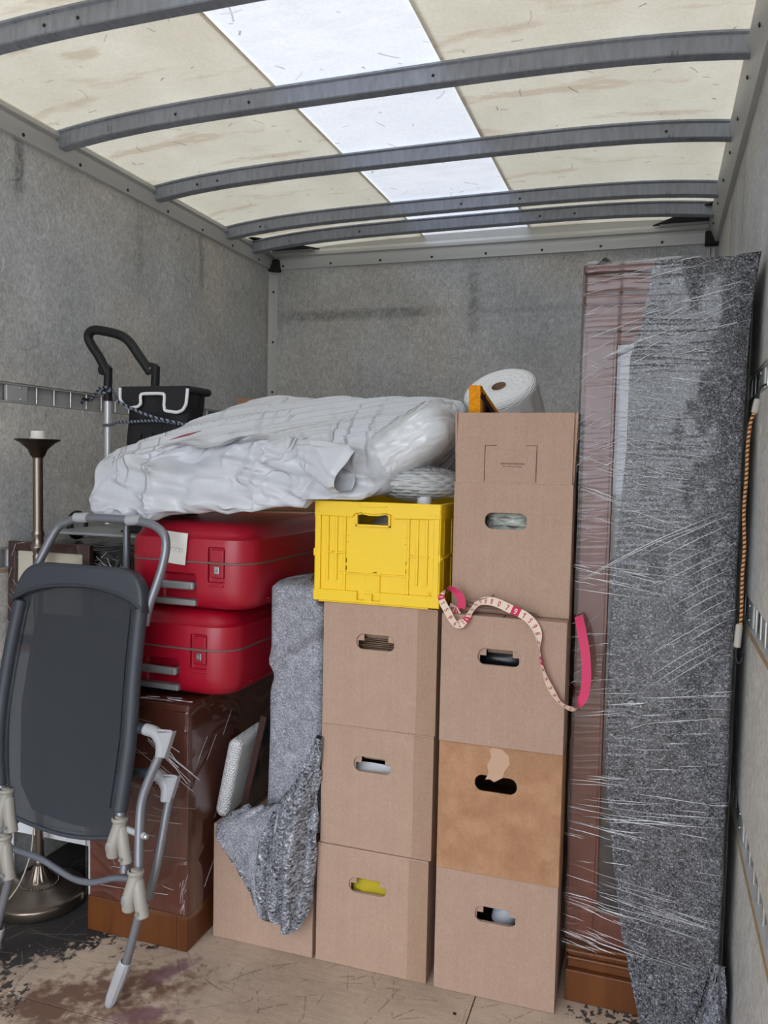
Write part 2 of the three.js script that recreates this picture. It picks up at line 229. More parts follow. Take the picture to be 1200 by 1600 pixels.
M.floor = MAT({ map: floorTex, roughness: 0.72, bumpMap: floorTex, bumpScale: 0.0008 });
{
  const f = struct('floor', bx(XL - 0.1, XR + 0.1, -0.12, -0.02, ZB - 0.1, ZF + 0.1), M.ply);
  const pan = (x0, x1, z0, z1) => { const g = clean(rbx(x0, x1, -0.02, 0, z0, z1, 0.0015, 1)), p = g.attributes.position, u = g.attributes.uv; for (let i = 0; i < p.count; i++) u.setXY(i, (p.getX(i) - FX0) / (FX1 - FX0), (p.getZ(i) - FZ0) / (FZ1 - FZ0)); part('floor_panel', g, M.floor, f); };
  pan(XL - 0.02, -0.3345, ZB, 1.9515); pan(-0.3315, XR + 0.02, ZB, 1.9515); pan(XL - 0.02, -0.80, 1.9545, 3.2); pan(-0.797, XR + 0.02, 1.9545, 3.2); pan(XL - 0.02, XR + 0.02, 3.203, ZF + 0.1);
  for (const [x, z] of [[-1.135, 1.975], [-0.36, 1.93], [-1.75, 1.975], [-0.37, 1.62]]) part('floor_screw', new THREE.CylinderGeometry(0.005, 0.005, 0.002, 12).translate(x, 0.0006, z), M.screw, f);
}

// side walls: fibre-faced panels with lashing rails let in between them
const RAILS_L = [[1.616, 1.681], [1.065, 1.136], [0.570, 0.643]], RAILS_R = [[1.630, 1.697], [1.045, 1.120], [0.508, 0.585]];
function sideWall(name, X, s, RAILS) { // s: +1 when the room lies towards +x
  const w = struct(name, bx(Math.min(X - s * 0.03, X - s * 0.09), Math.max(X - s * 0.03, X - s * 0.09), -0.1, 2.56, ZB - 0.1, ZF), M.alu);
  const ys = [0, ...RAILS.slice().reverse().flat(), 2.53];
  for (let k = 0; k + 1 < ys.length; k += 2) { const g = clean(rbx(Math.min(X, X - s * 0.03), Math.max(X, X - s * 0.03), ys[k] + 0.001, ys[k + 1] - 0.001, ZB, ZF, 0.003, 2)), p = g.attributes.position, u = g.attributes.uv; for (let i = 0; i < p.count; i++) u.setXY(i, (p.getZ(i) - ZB) / WL, p.getY(i) / 2.6); part('wall_panel', g, M.wallLeft, w); }
  RAILS.forEach(([y0, y1], k) => {
    const r = part('lashing_rail', join(bx(Math.min(X - s * 0.029, X - s * 0.024), Math.max(X - s * 0.029, X - s * 0.024), y0, y1, ZB, ZF), rbx(Math.min(X - s * 0.03, X - s * 0.001), Math.max(X - s * 0.03, X - s * 0.001), y0, y0 + 0.005, ZB, ZF, 0.001), rbx(Math.min(X - s * 0.03, X - s * 0.004), Math.max(X - s * 0.03, X - s * 0.004), y1 - 0.005, y1, ZB, ZF, 0.001)), M.rail, w);
    const bar = new THREE.CylinderGeometry(0.0042, 0.0042, y1 - y0 - 0.008, 10);
    const joints = [0.33, 1.43, 2.53];
    for (let z = 1.508 - 0.0865 * 22; z < 2.75; z += 0.0865) { if (joints.some((j) => Math.abs(z - j) < 0.05)) continue; if (s > 0 && k === 2) continue; const b = part('rail_bar', bar, M.bar, r); b.position.set(X - s * 0.012, (y0 + y1) / 2, z); }
    for (const j of joints) { const pl = part('rail_joint_plate', rbx(Math.min(X - s * 0.02, X - s * 0.006), Math.max(X - s * 0.02, X - s * 0.006), y0 + 0.005, y1 - 0.005, j - 0.048, j + 0.048, 0.004), M.rail, r); pl.name = 'rail_joint_plate'; for (const [dy, dz] of [[0.018, -0.012], [-0.018, -0.012]]) part('rivet', new THREE.SphereGeometry(0.004, 8, 6).translate(X - s * 0.005, (y0 + y1) / 2 + dy, j + dz), M.bar, r); }
    if (k !== 0) part('plywood_edge', buv(rbx(Math.min(X - s * 0.006, X + s * 0.002), Math.max(X - s * 0.006, X + s * 0.002), y0 - 0.010, y0 + 0.001, ZB, ZF, 0.002)), M.ply, w);
  });
  return w;
}
const wallL = sideWall('wall_left', XL, 1, RAILS_L), wallR = sideWall('wall_right', XR, -1, RAILS_R);
const wallBk = struct('wall_back', bx(XL - 0.09, XR + 0.09, -0.1, 2.56, ZB - 0.09, ZB - 0.03), M.alu);
{ const g = clean(bx(XL, XR, 0, 2.53, ZB - 0.03, ZB)), p = g.attributes.position, u = g.attributes.uv; for (let i = 0; i < p.count; i++) u.setXY(i, (p.getX(i) - XL) / WL, p.getY(i) / 2.6); part('wall_panel', g, M.wallBack, wallBk); }

// trims: aluminium edge profiles with screws
const screwGeo = new THREE.SphereGeometry(0.0065, 10, 6).scale(1, 1, 0.5);
function profTrim(name, prof, len, place) { const g = extrude(shapeOf(prof), len, 0); const t = struct(name, toCreasedNormals(clean(g), 0.4), M.alu); place(t); return t; }
const PROF = [[0, 0], [0.014, 0.002], [0.016, 0.012], [0.024, 0.034], [0.027, 0.048], [0.016, 0.052], [0.016, 0.060], [0.030, 0.066], [0.030, 0.080], [0.004, 0.100], [0, 0.100]];
const tl = profTrim('trim_1', PROF, ZF - ZB, (t) => { t.position.set(XL, YT, ZB); });
const tb = profTrim('trim_2', PROF, XR - XL, (t) => { t.rotation.y = -Math.PI / 2; t.position.set(XR, YT, ZB); });
const tr = profTrim('trim_3', [[-0.0135, 0], [0.004, 0], [0.034, 0.075], [0.034, 0.088], [-0.0135, 0.1]].map(([x, y]) => [-x, y]).reverse(), ZF - ZB, (t) => { t.position.set(XRT, YT, ZB); });
for (let z = 1.424 - 0.2785 * 6; z < 4.2; z += 0.2785) { const m = part('screw', screwGeo, M.screw, tl); m.rotation.y = Math.PI / 2; m.position.set(0.0185, 0.015, z - ZB); const n = part('screw', screwGeo, M.screw, tr); n.rotation.y = Math.PI / 2; n.position.set(-0.022, 0.042, z - ZB); }
for (let x = 0.065; x > XL; x -= 0.2773) { const m = part('screw', screwGeo, M.screw, tb); m.rotation.y = Math.PI / 2; m.position.set(0.0185, 0.018, XR - x); }
// vertical corner strips
{ const a = struct('trim_4', clean(extrude(shapeOf([[0, 0], [0.034, 0], [0.034, 0.003], [0.006, 0.031], [0, 0.031]]), YT, 0)), M.alu); a.rotation.x = -Math.PI / 2; a.position.set(XL, 0, ZB); a.scale.y = -1;
  a.scale.y = 1; a.rotation.set(0, 0, 0); a.geometry = toCreasedNormals(clean(extrude(shapeOf([[0, 0], [0.036, 0], [0.030, 0.006], [0.008, 0.030], [0, 0.036]]), YT, 0).rotateX(-Math.PI / 2).scale(1, 1, -1)), 0.4);
  for (let y = 2.36; y > 1.2; y -= 0.27) { const m = part('screw', screwGeo, M.screw, a); m.position.set(0.0205, y, 0.0195); m.rotation.y = Math.PI / 4; }
  const b = struct('trim_5', rbx(XR - 0.05, XR - 0.012, 0, YT - 0.02, ZB, ZB + 0.012, 0.003), M.alu); part('seam', bx(XR - 0.034, XR - 0.030, 0, YT - 0.02, ZB + 0.012, ZB + 0.013), M.screw, b); }
// dark corner plates under the roof
for (const [nm, X, s] of [['trim_6', XL, 1], ['trim_7', XR, -1]]) { const g = struct(nm, extrude(shapeOf([[0, 0], [s * 0.27, 0], [s * 0.02, 0.30], [0, 0.30]]), 0.006).rotateX(Math.PI / 2).translate(X + s * 0.02, 2.577, ZB + 0.02), M.black); part('bracket', rbx(Math.min(X, X + s * 0.06), Math.max(X, X + s * 0.06), YT - 0.012, YT + 0.05, ZB, ZB + 0.05, 0.006), M.black, g); part('gusset_lip', bx(Math.min(X + s * 0.02, X + s * 0.26), Math.max(X + s * 0.02, X + s * 0.26), 2.562, 2.575, ZB + 0.03, ZB + 0.045), M.alu, g); }

// roof: translucent sheets over arched galvanised bows
const arch = (x) => { const t = (x - XL) / (XR - XL); return 2.505 + 0.042 * (1 - Math.pow(2 * t - 1, 4)) + 0.020 * t; };
{
  const RT = 0.058, mk = (x0, x1) => sheet(24, 24, (u, v) => { const x = lerp(x0, x1, u), z = lerp(ZF, ZB - 0.05, v); return V(x, arch(x) + RT + 0.004, z); }, 0, (x1 - x0) / 1.1, (ZF - ZB) / 1.1);
  const roof = struct('ceiling', mk(XL - 0.03, -1.10), M.roofCream); part('roof_sheet', mk(-0.567, XR + 0.03), M.roofCream, roof); part('clear_roof_strip', mk(-1.115, -0.552).translate(0, 0.004, 0), M.roofClear, roof);
  const zs = [-0.184, 0.081, 0.672, 1.244, 1.816, 2.39, 2.96, 3.53, 4.1];
  zs.forEach((z, k) => {
    const n = 28, P = [[-0.022, 0.003], [-0.019, 0], [0.019, 0], [0.022, 0.003], [0.022, 0.046], [0.030, 0.050], [0.030, 0.056], [-0.030, 0.056], [-0.030, 0.050], [-0.022, 0.046]], pos = [];
    const at = (i, j) => { const x = lerp(XL + 0.012, XR - 0.012, i / n), p = P[j % P.length]; return [x, arch(x) + p[1], z + p[0]]; };
    for (let i = 0; i < n; i++) for (let j = 0; j < P.length; j++) { const a = at(i, j), b = at(i + 1, j), c = at(i, j + 1), d = at(i + 1, j + 1); pos.push(...a, ...c, ...b, ...b, ...c, ...d); }
    for (const i of [0, n]) for (let j = 1; j + 1 < P.length; j++) pos.push(...at(i, 0), ...at(i, j), ...at(i, j + 1));
    const g = new THREE.BufferGeometry(); g.setAttribute('position', new THREE.Float32BufferAttribute(pos, 3));
    const r = struct('trim_' + (8 + k), buv(toCreasedNormals(g, 0.5), 0.9), M.rib); const R = rng(k + 5);
    for (let q = 0; q < 3; q++) { const x = lerp(XL + 0.2, XR - 0.2, R()); part('bolt', new THREE.SphereGeometry(0.005, 8, 6).translate(x, arch(x) + 0.022, z + 0.022), M.screw, r); }
  });
  for (const s of [XL - 0.09, XR + 0.03]) struct('trim_' + (s < 0 ? 17 : 18), bx(s, s + 0.06, 2.555, 2.575, ZB - 0.1, ZF), M.alu);
  struct('trim_19', bx(XL - 0.03, XR + 0.03, 2.555, 2.66, ZB - 0.09, ZB - 0.03), M.alu);
}
// ------------------------------------------------------------------ cardboard moving boxes
function movingBox({ label, x, y, z, w = 0.33, h = 0.35, d = 0.62, mat = M.card, strip = false, tabs = true, open = 0, turn = 0, hx = -0.01, hy = 0.70, hole = true, group }) { // z: front face
  const t = thing('cardboard_box', label, 'cardboard box', [x, y, z - d / 2], turn, group), T = 0.006, w2 = w / 2, d2 = d / 2;
  const rect = shapeOf([[-w2, 0.0005], [w2, 0.0005], [w2, h - 0.0005], [-w2, h - 0.0005]]), HW = 0.112, HH = 0.043, cy = h * hy;
  if (hole) rect.holes.push(slotPath(hx, cy, HW, HH, 0.020));
  const front = part('front_panel', buv(extrude(rect, T, 0.0015).translate(0, 0, d2 - T)), mat, t);
  if (hole && tabs) { // inner layer leaves a small square in each upper corner of the hand hole; its flap is pushed inwards
    const a = HW / 2 - 0.004, b = HH / 2, inner = shapeOf([[-w2 + T, 0.01], [w2 - T, 0.01], [w2 - T, h - 0.01], [-w2 + T, h - 0.01]]), p = new THREE.Path();
    [[hx - a, cy - b], [hx + a, cy - b], [hx + a, cy + 0.002], [hx + a - 0.017, cy + 0.002], [hx + a - 0.017, cy + b], [hx - a + 0.017, cy + b], [hx - a + 0.017, cy + 0.002], [hx - a, cy + 0.002]].forEach(([X, Y], i) => i ? p.lineTo(X, Y) : p.moveTo(X, Y)); p.closePath(); inner.holes.push(p);
    part('inner_panel', buv(extrude(inner, 0.004).translate(0, 0, d2 - T - 0.0045)), mat, t);
    part('handle_flap', buv(rbx(-0.036, 0.036, -0.030, 0, -0.004, 0, 0.001).rotateX(0.95).translate(hx, cy + b, d2 - T - 0.006)), mat, front);
  }
  for (const s of [-1, 1]) part('side_panel', buv(rbx(s > 0 ? w2 - T : -w2, s > 0 ? w2 : -w2 + T, 0.0005, h - 0.0005, -d2, d2 - T, 0.0015)), mat, t);
  part('back_panel', buv(rbx(-w2 + T, w2 - T, 0.0005, h - 0.0005, -d2, -d2 + T, 0.0015)), mat, t);
  part('bottom_panel', buv(bx(-w2 + T, w2 - T, 0.001, 0.007, -d2 + T, d2 - T)), mat, t);
  if (!open) for (const [a, b] of [[-w2 + 0.002, -0.0015], [0.0015, w2 - 0.002]]) part('lid_flap', buv(rbx(a, b, h - 0.0055, h - 0.0003, -d2 + 0.002, d2 - 0.004, 0.001)), mat, t);
  if (strip) part('overlap_strip', buv(rbx(w2 - 0.054, w2 + 0.0015, 0.004, h - 0.004, d2, d2 + 0.0025, 0.001)), M.cardStrip, t, 'darker cardboard overlap strip');
  if (open) {
    const ff = shapeOf([[-w2 + 0.004, 0], [w2 - 0.004, 0], [w2 - 0.004, open], [-w2 + 0.004, open]]), slit = (a, b, c2, d) => { const p = new THREE.Path(); p.moveTo(a, b); p.lineTo(c2, b); p.lineTo(c2, d); p.lineTo(a, d); p.closePath(); ff.holes.push(p); }; slit(-0.0775, 0.004, -0.0757, 0.100); slit(0.0597, 0.004, 0.0615, 0.100); slit(-0.0755, 0.0985, -0.046, 0.100); slit(0.032, 0.0985, 0.0595, 0.100);
    const fl = part('open_front_flap', buv(extrude(ff, T, 0).rotateX(-0.05).translate(0, h - 0.001, d2 - T)), mat, t);
    // tuck tongue bordered by real slits
    part('tuck_tongue', buv(extrude(shapeOf([[-0.0665, 0.004], [0.0665, 0.004], [0.0665, 0.0965], [0.042, 0.0965], [0.038, 0.088], [-0.028, 0.088], [-0.036, 0.0965], [-0.0665, 0.0965]]), 0.0016, 0.0005).rotateX(-0.05).translate(-0.008, h + 0.0005, d2 - 0.0004)), mat, fl);
    for (const s of [-1, 1]) part('open_side_flap', buv(rbx(-0.003, 0.003, 0, open, -d2 + 0.01, d2 - 0.012, 0.001).rotateZ(-s * 0.03).translate(s * (w2 - 0.003), h, 0)), mat, t);
    part('open_back_flap', buv(rbx(-w2 + 0.008, w2 - 0.008, 0, open, -d2, -d2 + T, 0.001).translate(0, h, 0)), mat, t);
    const cv = document.createElement('canvas'); cv.width = 256; cv.height = 64; const c = cv.getContext('2d'); c.fillStyle = 'rgb(179,151,132)'; c.fillRect(0, 0, 256, 64); c.fillStyle = 'rgb(52,30,24)'; c.textAlign = 'center'; c.font = 'bold 29px sans-serif'; c.fillText('GRIFFVERSTÄRKUNG', 128, 32, 250); c.font = 'bold 17px sans-serif'; c.fillText('bitte nach innen klappen', 128, 56, 236);
    const ct = new THREE.CanvasTexture(cv); ct.colorSpace = THREE.SRGBColorSpace;
    part('printed_text', new THREE.PlaneGeometry(0.066, 0.0165).rotateX(-0.05).translate(-0.002, h + 0.048, d2 - 0.0004 + 0.0016 - 0.0024 + 0.0006), MAT({ map: ct, roughness: 0.9 }), fl);
  }
  return t;
}
const G1 = 'stacked cardboard moving boxes';
const zA = 1.531, zB = 1.533;
movingBox({ label: 'pink-brown box on the floor below the crate, yellow cloth in its hand hole', x: -0.640, y: 0.0005, z: zA, w: 0.331, h: 0.349, strip: true, group: G1 });
movingBox({ label: 'pink-brown middle box of the yellow crate stack, pale dish in its hand hole', x: -0.631, y: 0.3500, z: zA - 0.003, turn: -0.008, h: 0.350, strip: true, group: G1 });
movingBox({ label: 'pink-brown box directly under the yellow crate, folded brown paper in its hand hole', x: -0.632, y: 0.7005, z: zA + 0.002, turn: 0.006, h: 0.348, strip: true, group: G1 });
movingBox({ label: 'pink-brown box on the floor below the orange-brown box, glass jars in its hand hole', x: -0.288, y: 0.0005, z: zB, w: 0.328, h: 0.343, mat: M.cardB, hx: 0.002, hy: 0.68, turn: 0.004, group: G1 });
const oldBox = movingBox({ label: 'orange-brown scuffed box with torn white tape above its empty dark hand hole', x: -0.286, y: 0.3440, z: zB + 0.004, w: 0.329, h: 0.353, mat: M.cardOld, tabs: false, hx: -0.008, hy: 0.71, group: G1 });
movingBox({ label: 'pink-brown box with the pink measuring tape hanging over it, black leather in its hand hole', x: -0.286, y: 0.6975, z: zB + 0.010, w: 0.329, h: 0.347, mat: M.cardB, hx: -0.008, hy: 0.69, group: G1 });
movingBox({ label: 'tall open box with upright printed flap, on top of its stack beside the wardrobe', x: -0.279, y: 1.0450, z: 1.500, w: 0.314, h: 0.350, d: 0.30, open: 0.186, hx: -0.015, hy: 0.71, tabs: false, group: G1 });
movingBox({ label: 'low box on the floor with the grey blanket hanging over its front', x: -0.979, y: 0.0005, z: 1.531, w: 0.326, h: 0.350, hole: false, group: G1 });
movingBox({ label: 'cardboard box corner showing behind the white plastic-wrapped bundle at the left wall', x: -1.44, y: 1.24, z: 0.66, w: 0.36, h: 0.45, d: 0.36, hole: false, mat: M.cardOld, turn: 0.45 });
movingBox({ label: 'cardboard box under the box behind the white plastic-wrapped bundle', x: -1.47, y: 0.0005, z: 0.78, w: 0.5, h: 1.238, d: 0.55, hole: false, mat: M.card });
// torn tape on the orange-brown box
part('torn_tape', extrude(shapeOf([[-0.030, 0], [-0.018, 0.002], [-0.006, -0.004], [0.016, 0.010], [0.020, 0.028], [0.034, 0.050], [0.030, 0.072], [0.012, 0.086], [-0.012, 0.088], [-0.020, 0.082], [-0.016, 0.060], [-0.026, 0.040], [-0.022, 0.018]]), 0.0008).translate(-0.006, 0.262, 0.31), MAT({ color: 0xbd9a80, roughness: 0.3, clearcoat: 0.4 }), oldBox, 'torn strip of pale packing tape');

// what shows through the hand holes
function blobGeo(rx, ry, rz, seed, amp = 0.12, f = 3) { const g = new THREE.SphereGeometry(1, 28, 20), p = g.attributes.position; for (let i = 0; i < p.count; i++) { const v = V().fromBufferAttribute(p, i), n = 1 + (fbm(v.x * f + 9 + v.z * 2, v.y * f + 9 - v.z, seed, 3) - 0.5) * 2 * amp; p.setXYZ(i, v.x * n * rx, v.y * n * ry, v.z * n * rz); } g.computeVertexNormals(); return g; }
{
  const cl = part('yellow_cloth', blobGeo(0.13, 0.10, 0.10, 4, 0.12, 4).translate(0, 0.225, 0), MAT({ color: 0xb9a52a, roughness: 1 })); cl.position.set(-0.64, 0.0, 1.412); tag(cl, 'crumpled yellow cloth inside the bottom box under the yellow crate', 'cloth');
  const bl = thing('serving_dish', 'pale oval dish inside the middle box under the yellow crate', 'dish', [-0.665, 0.562, 1.492]); part('rim', lathe([[0, 0], [0.09, 0.002], [0.11, 0.012], [0.112, 0.016], [0.09, 0.008], [0, 0.005]], 36).scale(0.8, 1, 0.2).rotateX(0.2), M.white, bl);
  const dk = part('dark_bundle', blobGeo(0.12, 0.05, 0.08, 9, 0.2).translate(0, 0, 0), M.black); dk.position.set(-0.63, 0.632, 1.408); tag(dk, 'dark cloth bundle above the pale dish in the middle box', 'bundle');
  const pp = thing('brown_paper_stack', 'folded brown packing paper inside the box under the yellow crate', 'paper', [-0.64, 0.925, 1.40]); for (let k = 0; k < 9; k++) part('paper_sheet', buv(rbx(-0.10, 0.10, -0.0012, 0.0012, -0.09, 0.09, 0.001).rotateX(0.10 - k * 0.015).rotateY((k % 3 - 1) * 0.06).rotateZ(-0.03 + (k % 4) * 0.012).translate((k % 3 - 1) * 0.004, k * 0.0042, 0)), M.packPaper, pp);
  const lh = part('black_leather_bag', blobGeo(0.11, 0.055, 0.08, 12, 0.12, 2)); lh.material = MAT({ color: 0x1a1c20, roughness: 0.3 }); lh.position.set(-0.285, 0.925, 1.43); tag(lh, 'black leather bag inside the box under the measuring tape', 'bag');
  const bw = part('bubble_wrapped_item', blobGeo(0.115, 0.075, 0.10, 15, 0.16, 5)); bw.material = MAT({ color: 0xaeb2a8, roughness: 0.25, clearcoat: 0.6, bumpMap: M.bubble.bumpMap, bumpScale: 0.006 }); bw.position.set(-0.28, 1.29, 1.375); tag(bw, 'bubble-wrapped item showing in the hand hole of the tall open box', 'wrapped item');
  for (const [k, x, c, lb] of [[0, -0.262, 0xbfc4cc, 'clear glass jar with pale lid in the bottom box'], [1, -0.236, 0x7e766e, 'brown glass jar beside the clear one in the bottom box']]) { const j = thing('glass_jar', lb, 'jar', [x - 0.015 + k * 0.055, 0.183 + k * 0.01, 1.458 - k * 0.03]); const g = part('body', lathe([[0, 0], [0.028, 0], [0.03, 0.005], [0.03, 0.045], [0.022, 0.056], [0.022, 0.062]], 24), MAT({ color: c, roughness: 0.1, metalness: 0.2 }), j); part('lid', lathe([[0, 0.062], [0.024, 0.062], [0.024, 0.074], [0, 0.075]], 24), k ? M.black : M.silver, j); j.rotation.z = -0.25 + k * 0.2; j.scale.setScalar(1.15); }
}

// ------------------------------------------------------------------ yellow folding crate
{
  const c = thing('folding_crate', 'bright yellow plastic folding crate with hand hole and ribbed sides', 'crate', [-0.642, 1.0495, 1.27]), W = 0.181, D = 0.272, Hh = 0.284;
  const ft = shapeOf([[-W + 0.006, 0.030], [W - 0.006, 0.030], [W - 0.006, 0.252], [-W + 0.006, 0.252]]), hp = new THREE.Path();
  [[-0.055, 0.222], [0.036, 0.222], [0.036, 0.246], [0.026, 0.250], [0.004, 0.246], [-0.022, 0.246], [-0.044, 0.250], [-0.055, 0.246]].forEach(([x, y], i) => i ? hp.lineTo(x, y) : hp.moveTo(x, y)); hp.closePath(); ft.holes.push(hp);
  for (const [x, y] of [[-0.0865, 0.120], [-0.0865, 0.098], [0.0865, 0.120], [0.0865, 0.098], [-0.002, 0.0905]]) { const a = y < 0.095 ? 0.005 : 0.0013, b = y < 0.095 ? 0.0013 : 0.006, p = new THREE.Path(); p.moveTo(x - a, y - b); p.lineTo(x + a, y - b); p.lineTo(x + a, y + b); p.lineTo(x - a, y + b); p.closePath(); ft.holes.push(p); }
  const front = part('front_panel', extrude(ft, 0.005).translate(0, 0, D - 0.010), M.yellow, c);
  part('back_panel', bx(-W + 0.006, W - 0.006, 0.03, 0.252, -D + 0.005, -D + 0.010), M.yellow, c);
  part('floor_panel', bx(-W + 0.004, W - 0.004, 0.006, 0.012, -D + 0.004, D - 0.004), M.yellow, c);
  // top rim: band with a dip above the hand hole
  const rimF = [[-W, 0.284], [-W, 0.243], [-0.070, 0.240], [-0.062, 0.250], [-0.046, 0.254], [-0.010, 0.249], [0.030, 0.254], [0.044, 0.250], [0.052, 0.240], [W, 0.243], [W, 0.284]];
  part('rim', join(extrude(shapeOf(rimF), 0.012, 0.0025).translate(0, 0, D - 0.010), extrude(shapeOf(rimF), 0.012, 0.0025).translate(0, 0, -D - 0.002), rbx(W - 0.010, W + 0.002, 0.240, 0.2835, -D, D, 0.0025), rbx(-W - 0.002, -W + 0.010, 0.240, 0.2835, -D, D, 0.0025), rbx(-0.052, 0.030, 0.270, 0.276, D + 0.001, D + 0.004, 0.001)), M.yellow, c);
  part('handle_frame', join(rbx(-0.060, -0.054, 0.216, 0.250, D - 0.008, D + 0.002, 0.001), rbx(0.035, 0.041, 0.216, 0.250, D - 0.008, D + 0.002, 0.001), rbx(-0.060, 0.041, 0.216, 0.222, D - 0.008, D + 0.002, 0.001)), M.yellow, c);
  // base: proud band with two snap notches
  part('base', join(extrude(shapeOf([[-W - 0.002, 0.004], [-W - 0.002, 0.036], [-0.052, 0.032], [-0.048, 0.014], [-0.028, 0.014], [-0.028, 0.006], [0.0, 0.006], [0.0, 0.030], [-0.002, 0.034], [-0.050, 0.032], [W + 0.002, 0.036], [W + 0.002, 0.004]].slice(0, 2).concat([[-0.052, 0.036], [-0.052, 0.012], [-0.030, 0.012], [-0.030, 0.030], [-0.008, 0.030], [-0.008, 0.012], [0.014, 0.012], [0.014, 0.036], [W + 0.002, 0.036], [W + 0.002, 0.004]])), 0.012, 0.002).translate(0, 0, D - 0.010), rbx(W - 0.010, W + 0.002, 0.004, 0.036, -D, D, 0.002), rbx(-W - 0.002, -W + 0.010, 0.004, 0.036, -D, D, 0.002), rbx(-W - 0.002, W + 0.002, 0.004, 0.036, -D - 0.002, -D + 0.008, 0.002), bx(-W + 0.012, W - 0.03, 0.0, 0.006, -D + 0.01, D - 0.004)), M.yellow, c);
  part('notch_back', rbx(-0.056, 0.018, 0.005, 0.036, D - 0.012, D - 0.006, 0.001), M.yellow, c);
  const corner = (sx) => join(rbx(sx > 0 ? W - 0.018 : -W + 0.002, sx > 0 ? W - 0.002 : -W + 0.018, 0.034, 0.246, D - 0.008, D + 0.001, 0.002), rbx(sx > 0 ? W - 0.006 : -W - 0.001, sx > 0 ? W + 0.001 : -W + 0.006, 0.034, 0.246, D - 0.035, D - 0.002, 0.002));
  for (const s of [-1, 1]) part('corner_post', corner(s), M.yellow, c);
  for (const s of [-1, 1]) { // ribs: long, short, long beside the plain middle field
    for (const [dx, y0, y1] of [[0.117, 0.062, 0.244], [0.143, 0.062, 0.244], [0.092, 0.036, 0.244]]) part('rib', rbx(s * dx - 0.004, s * dx + 0.004, y0, y1, D - 0.007, D - 0.0005, 0.0015), M.yellow, c);
    for (const [dx, y] of [[0.0825, 0.19], [0.0825, 0.172]]) part('pin', new THREE.SphereGeometry(0.0022, 8, 6).translate(s * dx, y, D - 0.005), M.yellow, c);
    part('cross_lug', join(rbx(s * 0.105 - 0.016, s * 0.105 + 0.016, 0.139, 0.1435, D - 0.007, D + 0.0005, 0.001), rbx(s * 0.138 - 0.012, s * 0.138 + 0.012, 0.139, 0.1435, D - 0.007, D + 0.0005, 0.001)), M.yellow, c);
    part('hinge', join(straight([s * (W + 0.001), 0.138, D - 0.005], [s * (W + 0.001), 0.138, -D + 0.01], 0.005), rbx(s > 0 ? W - 0.006 : -W - 0.003, s > 0 ? W + 0.003 : -W + 0.006, 0.128, 0.150, D - 0.012, D + 0.002, 0.002)), M.yellow, c);
    part('side_panel', bx(s > 0 ? W - 0.008 : -W + 0.003, s > 0 ? W - 0.003 : -W + 0.008, 0.03, 0.25, -D + 0.008, D - 0.010), M.yellow, c);
    for (let k = 0; k < 6; k++) part('side_rib', rbx(s > 0 ? W - 0.004 : -W, s > 0 ? W : -W + 0.004, 0.036, 0.24, D - 0.055 - k * 0.085, D - 0.049 - k * 0.085, 0.001), M.yellow, c);
  }
  part('lower_ledge', join(rbx(-0.104, 0.098, 0.083, 0.087, D - 0.007, D + 0.0005, 0.001), rbx(0.010, 0.014, 0.036, 0.084, D - 0.007, D - 0.001, 0.001), rbx(-0.030, 0.010, 0.036, 0.083, D - 0.0065, D - 0.004, 0.001)), M.yellow, c);
  for (const [x, y] of [[-0.170, 0.252], [0.168, 0.252], [-0.166, 0.018], [0.150, 0.018], [0.152, 0.042]]) part('boss', rbx(x - 0.004, x + 0.004, y - 0.003, y + 0.003, D, D + 0.003, 0.001), M.yellow, c);
  const pk = part('wrapped_bundle', blobGeo(0.13, 0.11, 0.18, 31, 0.2, 3)); pk.material = M.bubble; pk.position.set(-0.64, 1.195, 1.26); tag(pk, 'bubble-wrapped bundle lying inside the yellow crate', 'wrapped item');
  const cap = thing('white_bottle', 'white bottle cap showing above the rim of the yellow crate', 'bottle', [-0.535, 1.07, 1.44]); part('body', lathe([[0, 0], [0.028, 0], [0.03, 0.01], [0.03, 0.2], [0.02, 0.235], [0.02, 0.24]], 24), M.white, cap); part('cap', lathe([[0, 0.24], [0.02, 0.24], [0.02, 0.278], [0.017, 0.282], [0, 0.282]], 24), M.white, cap);
}

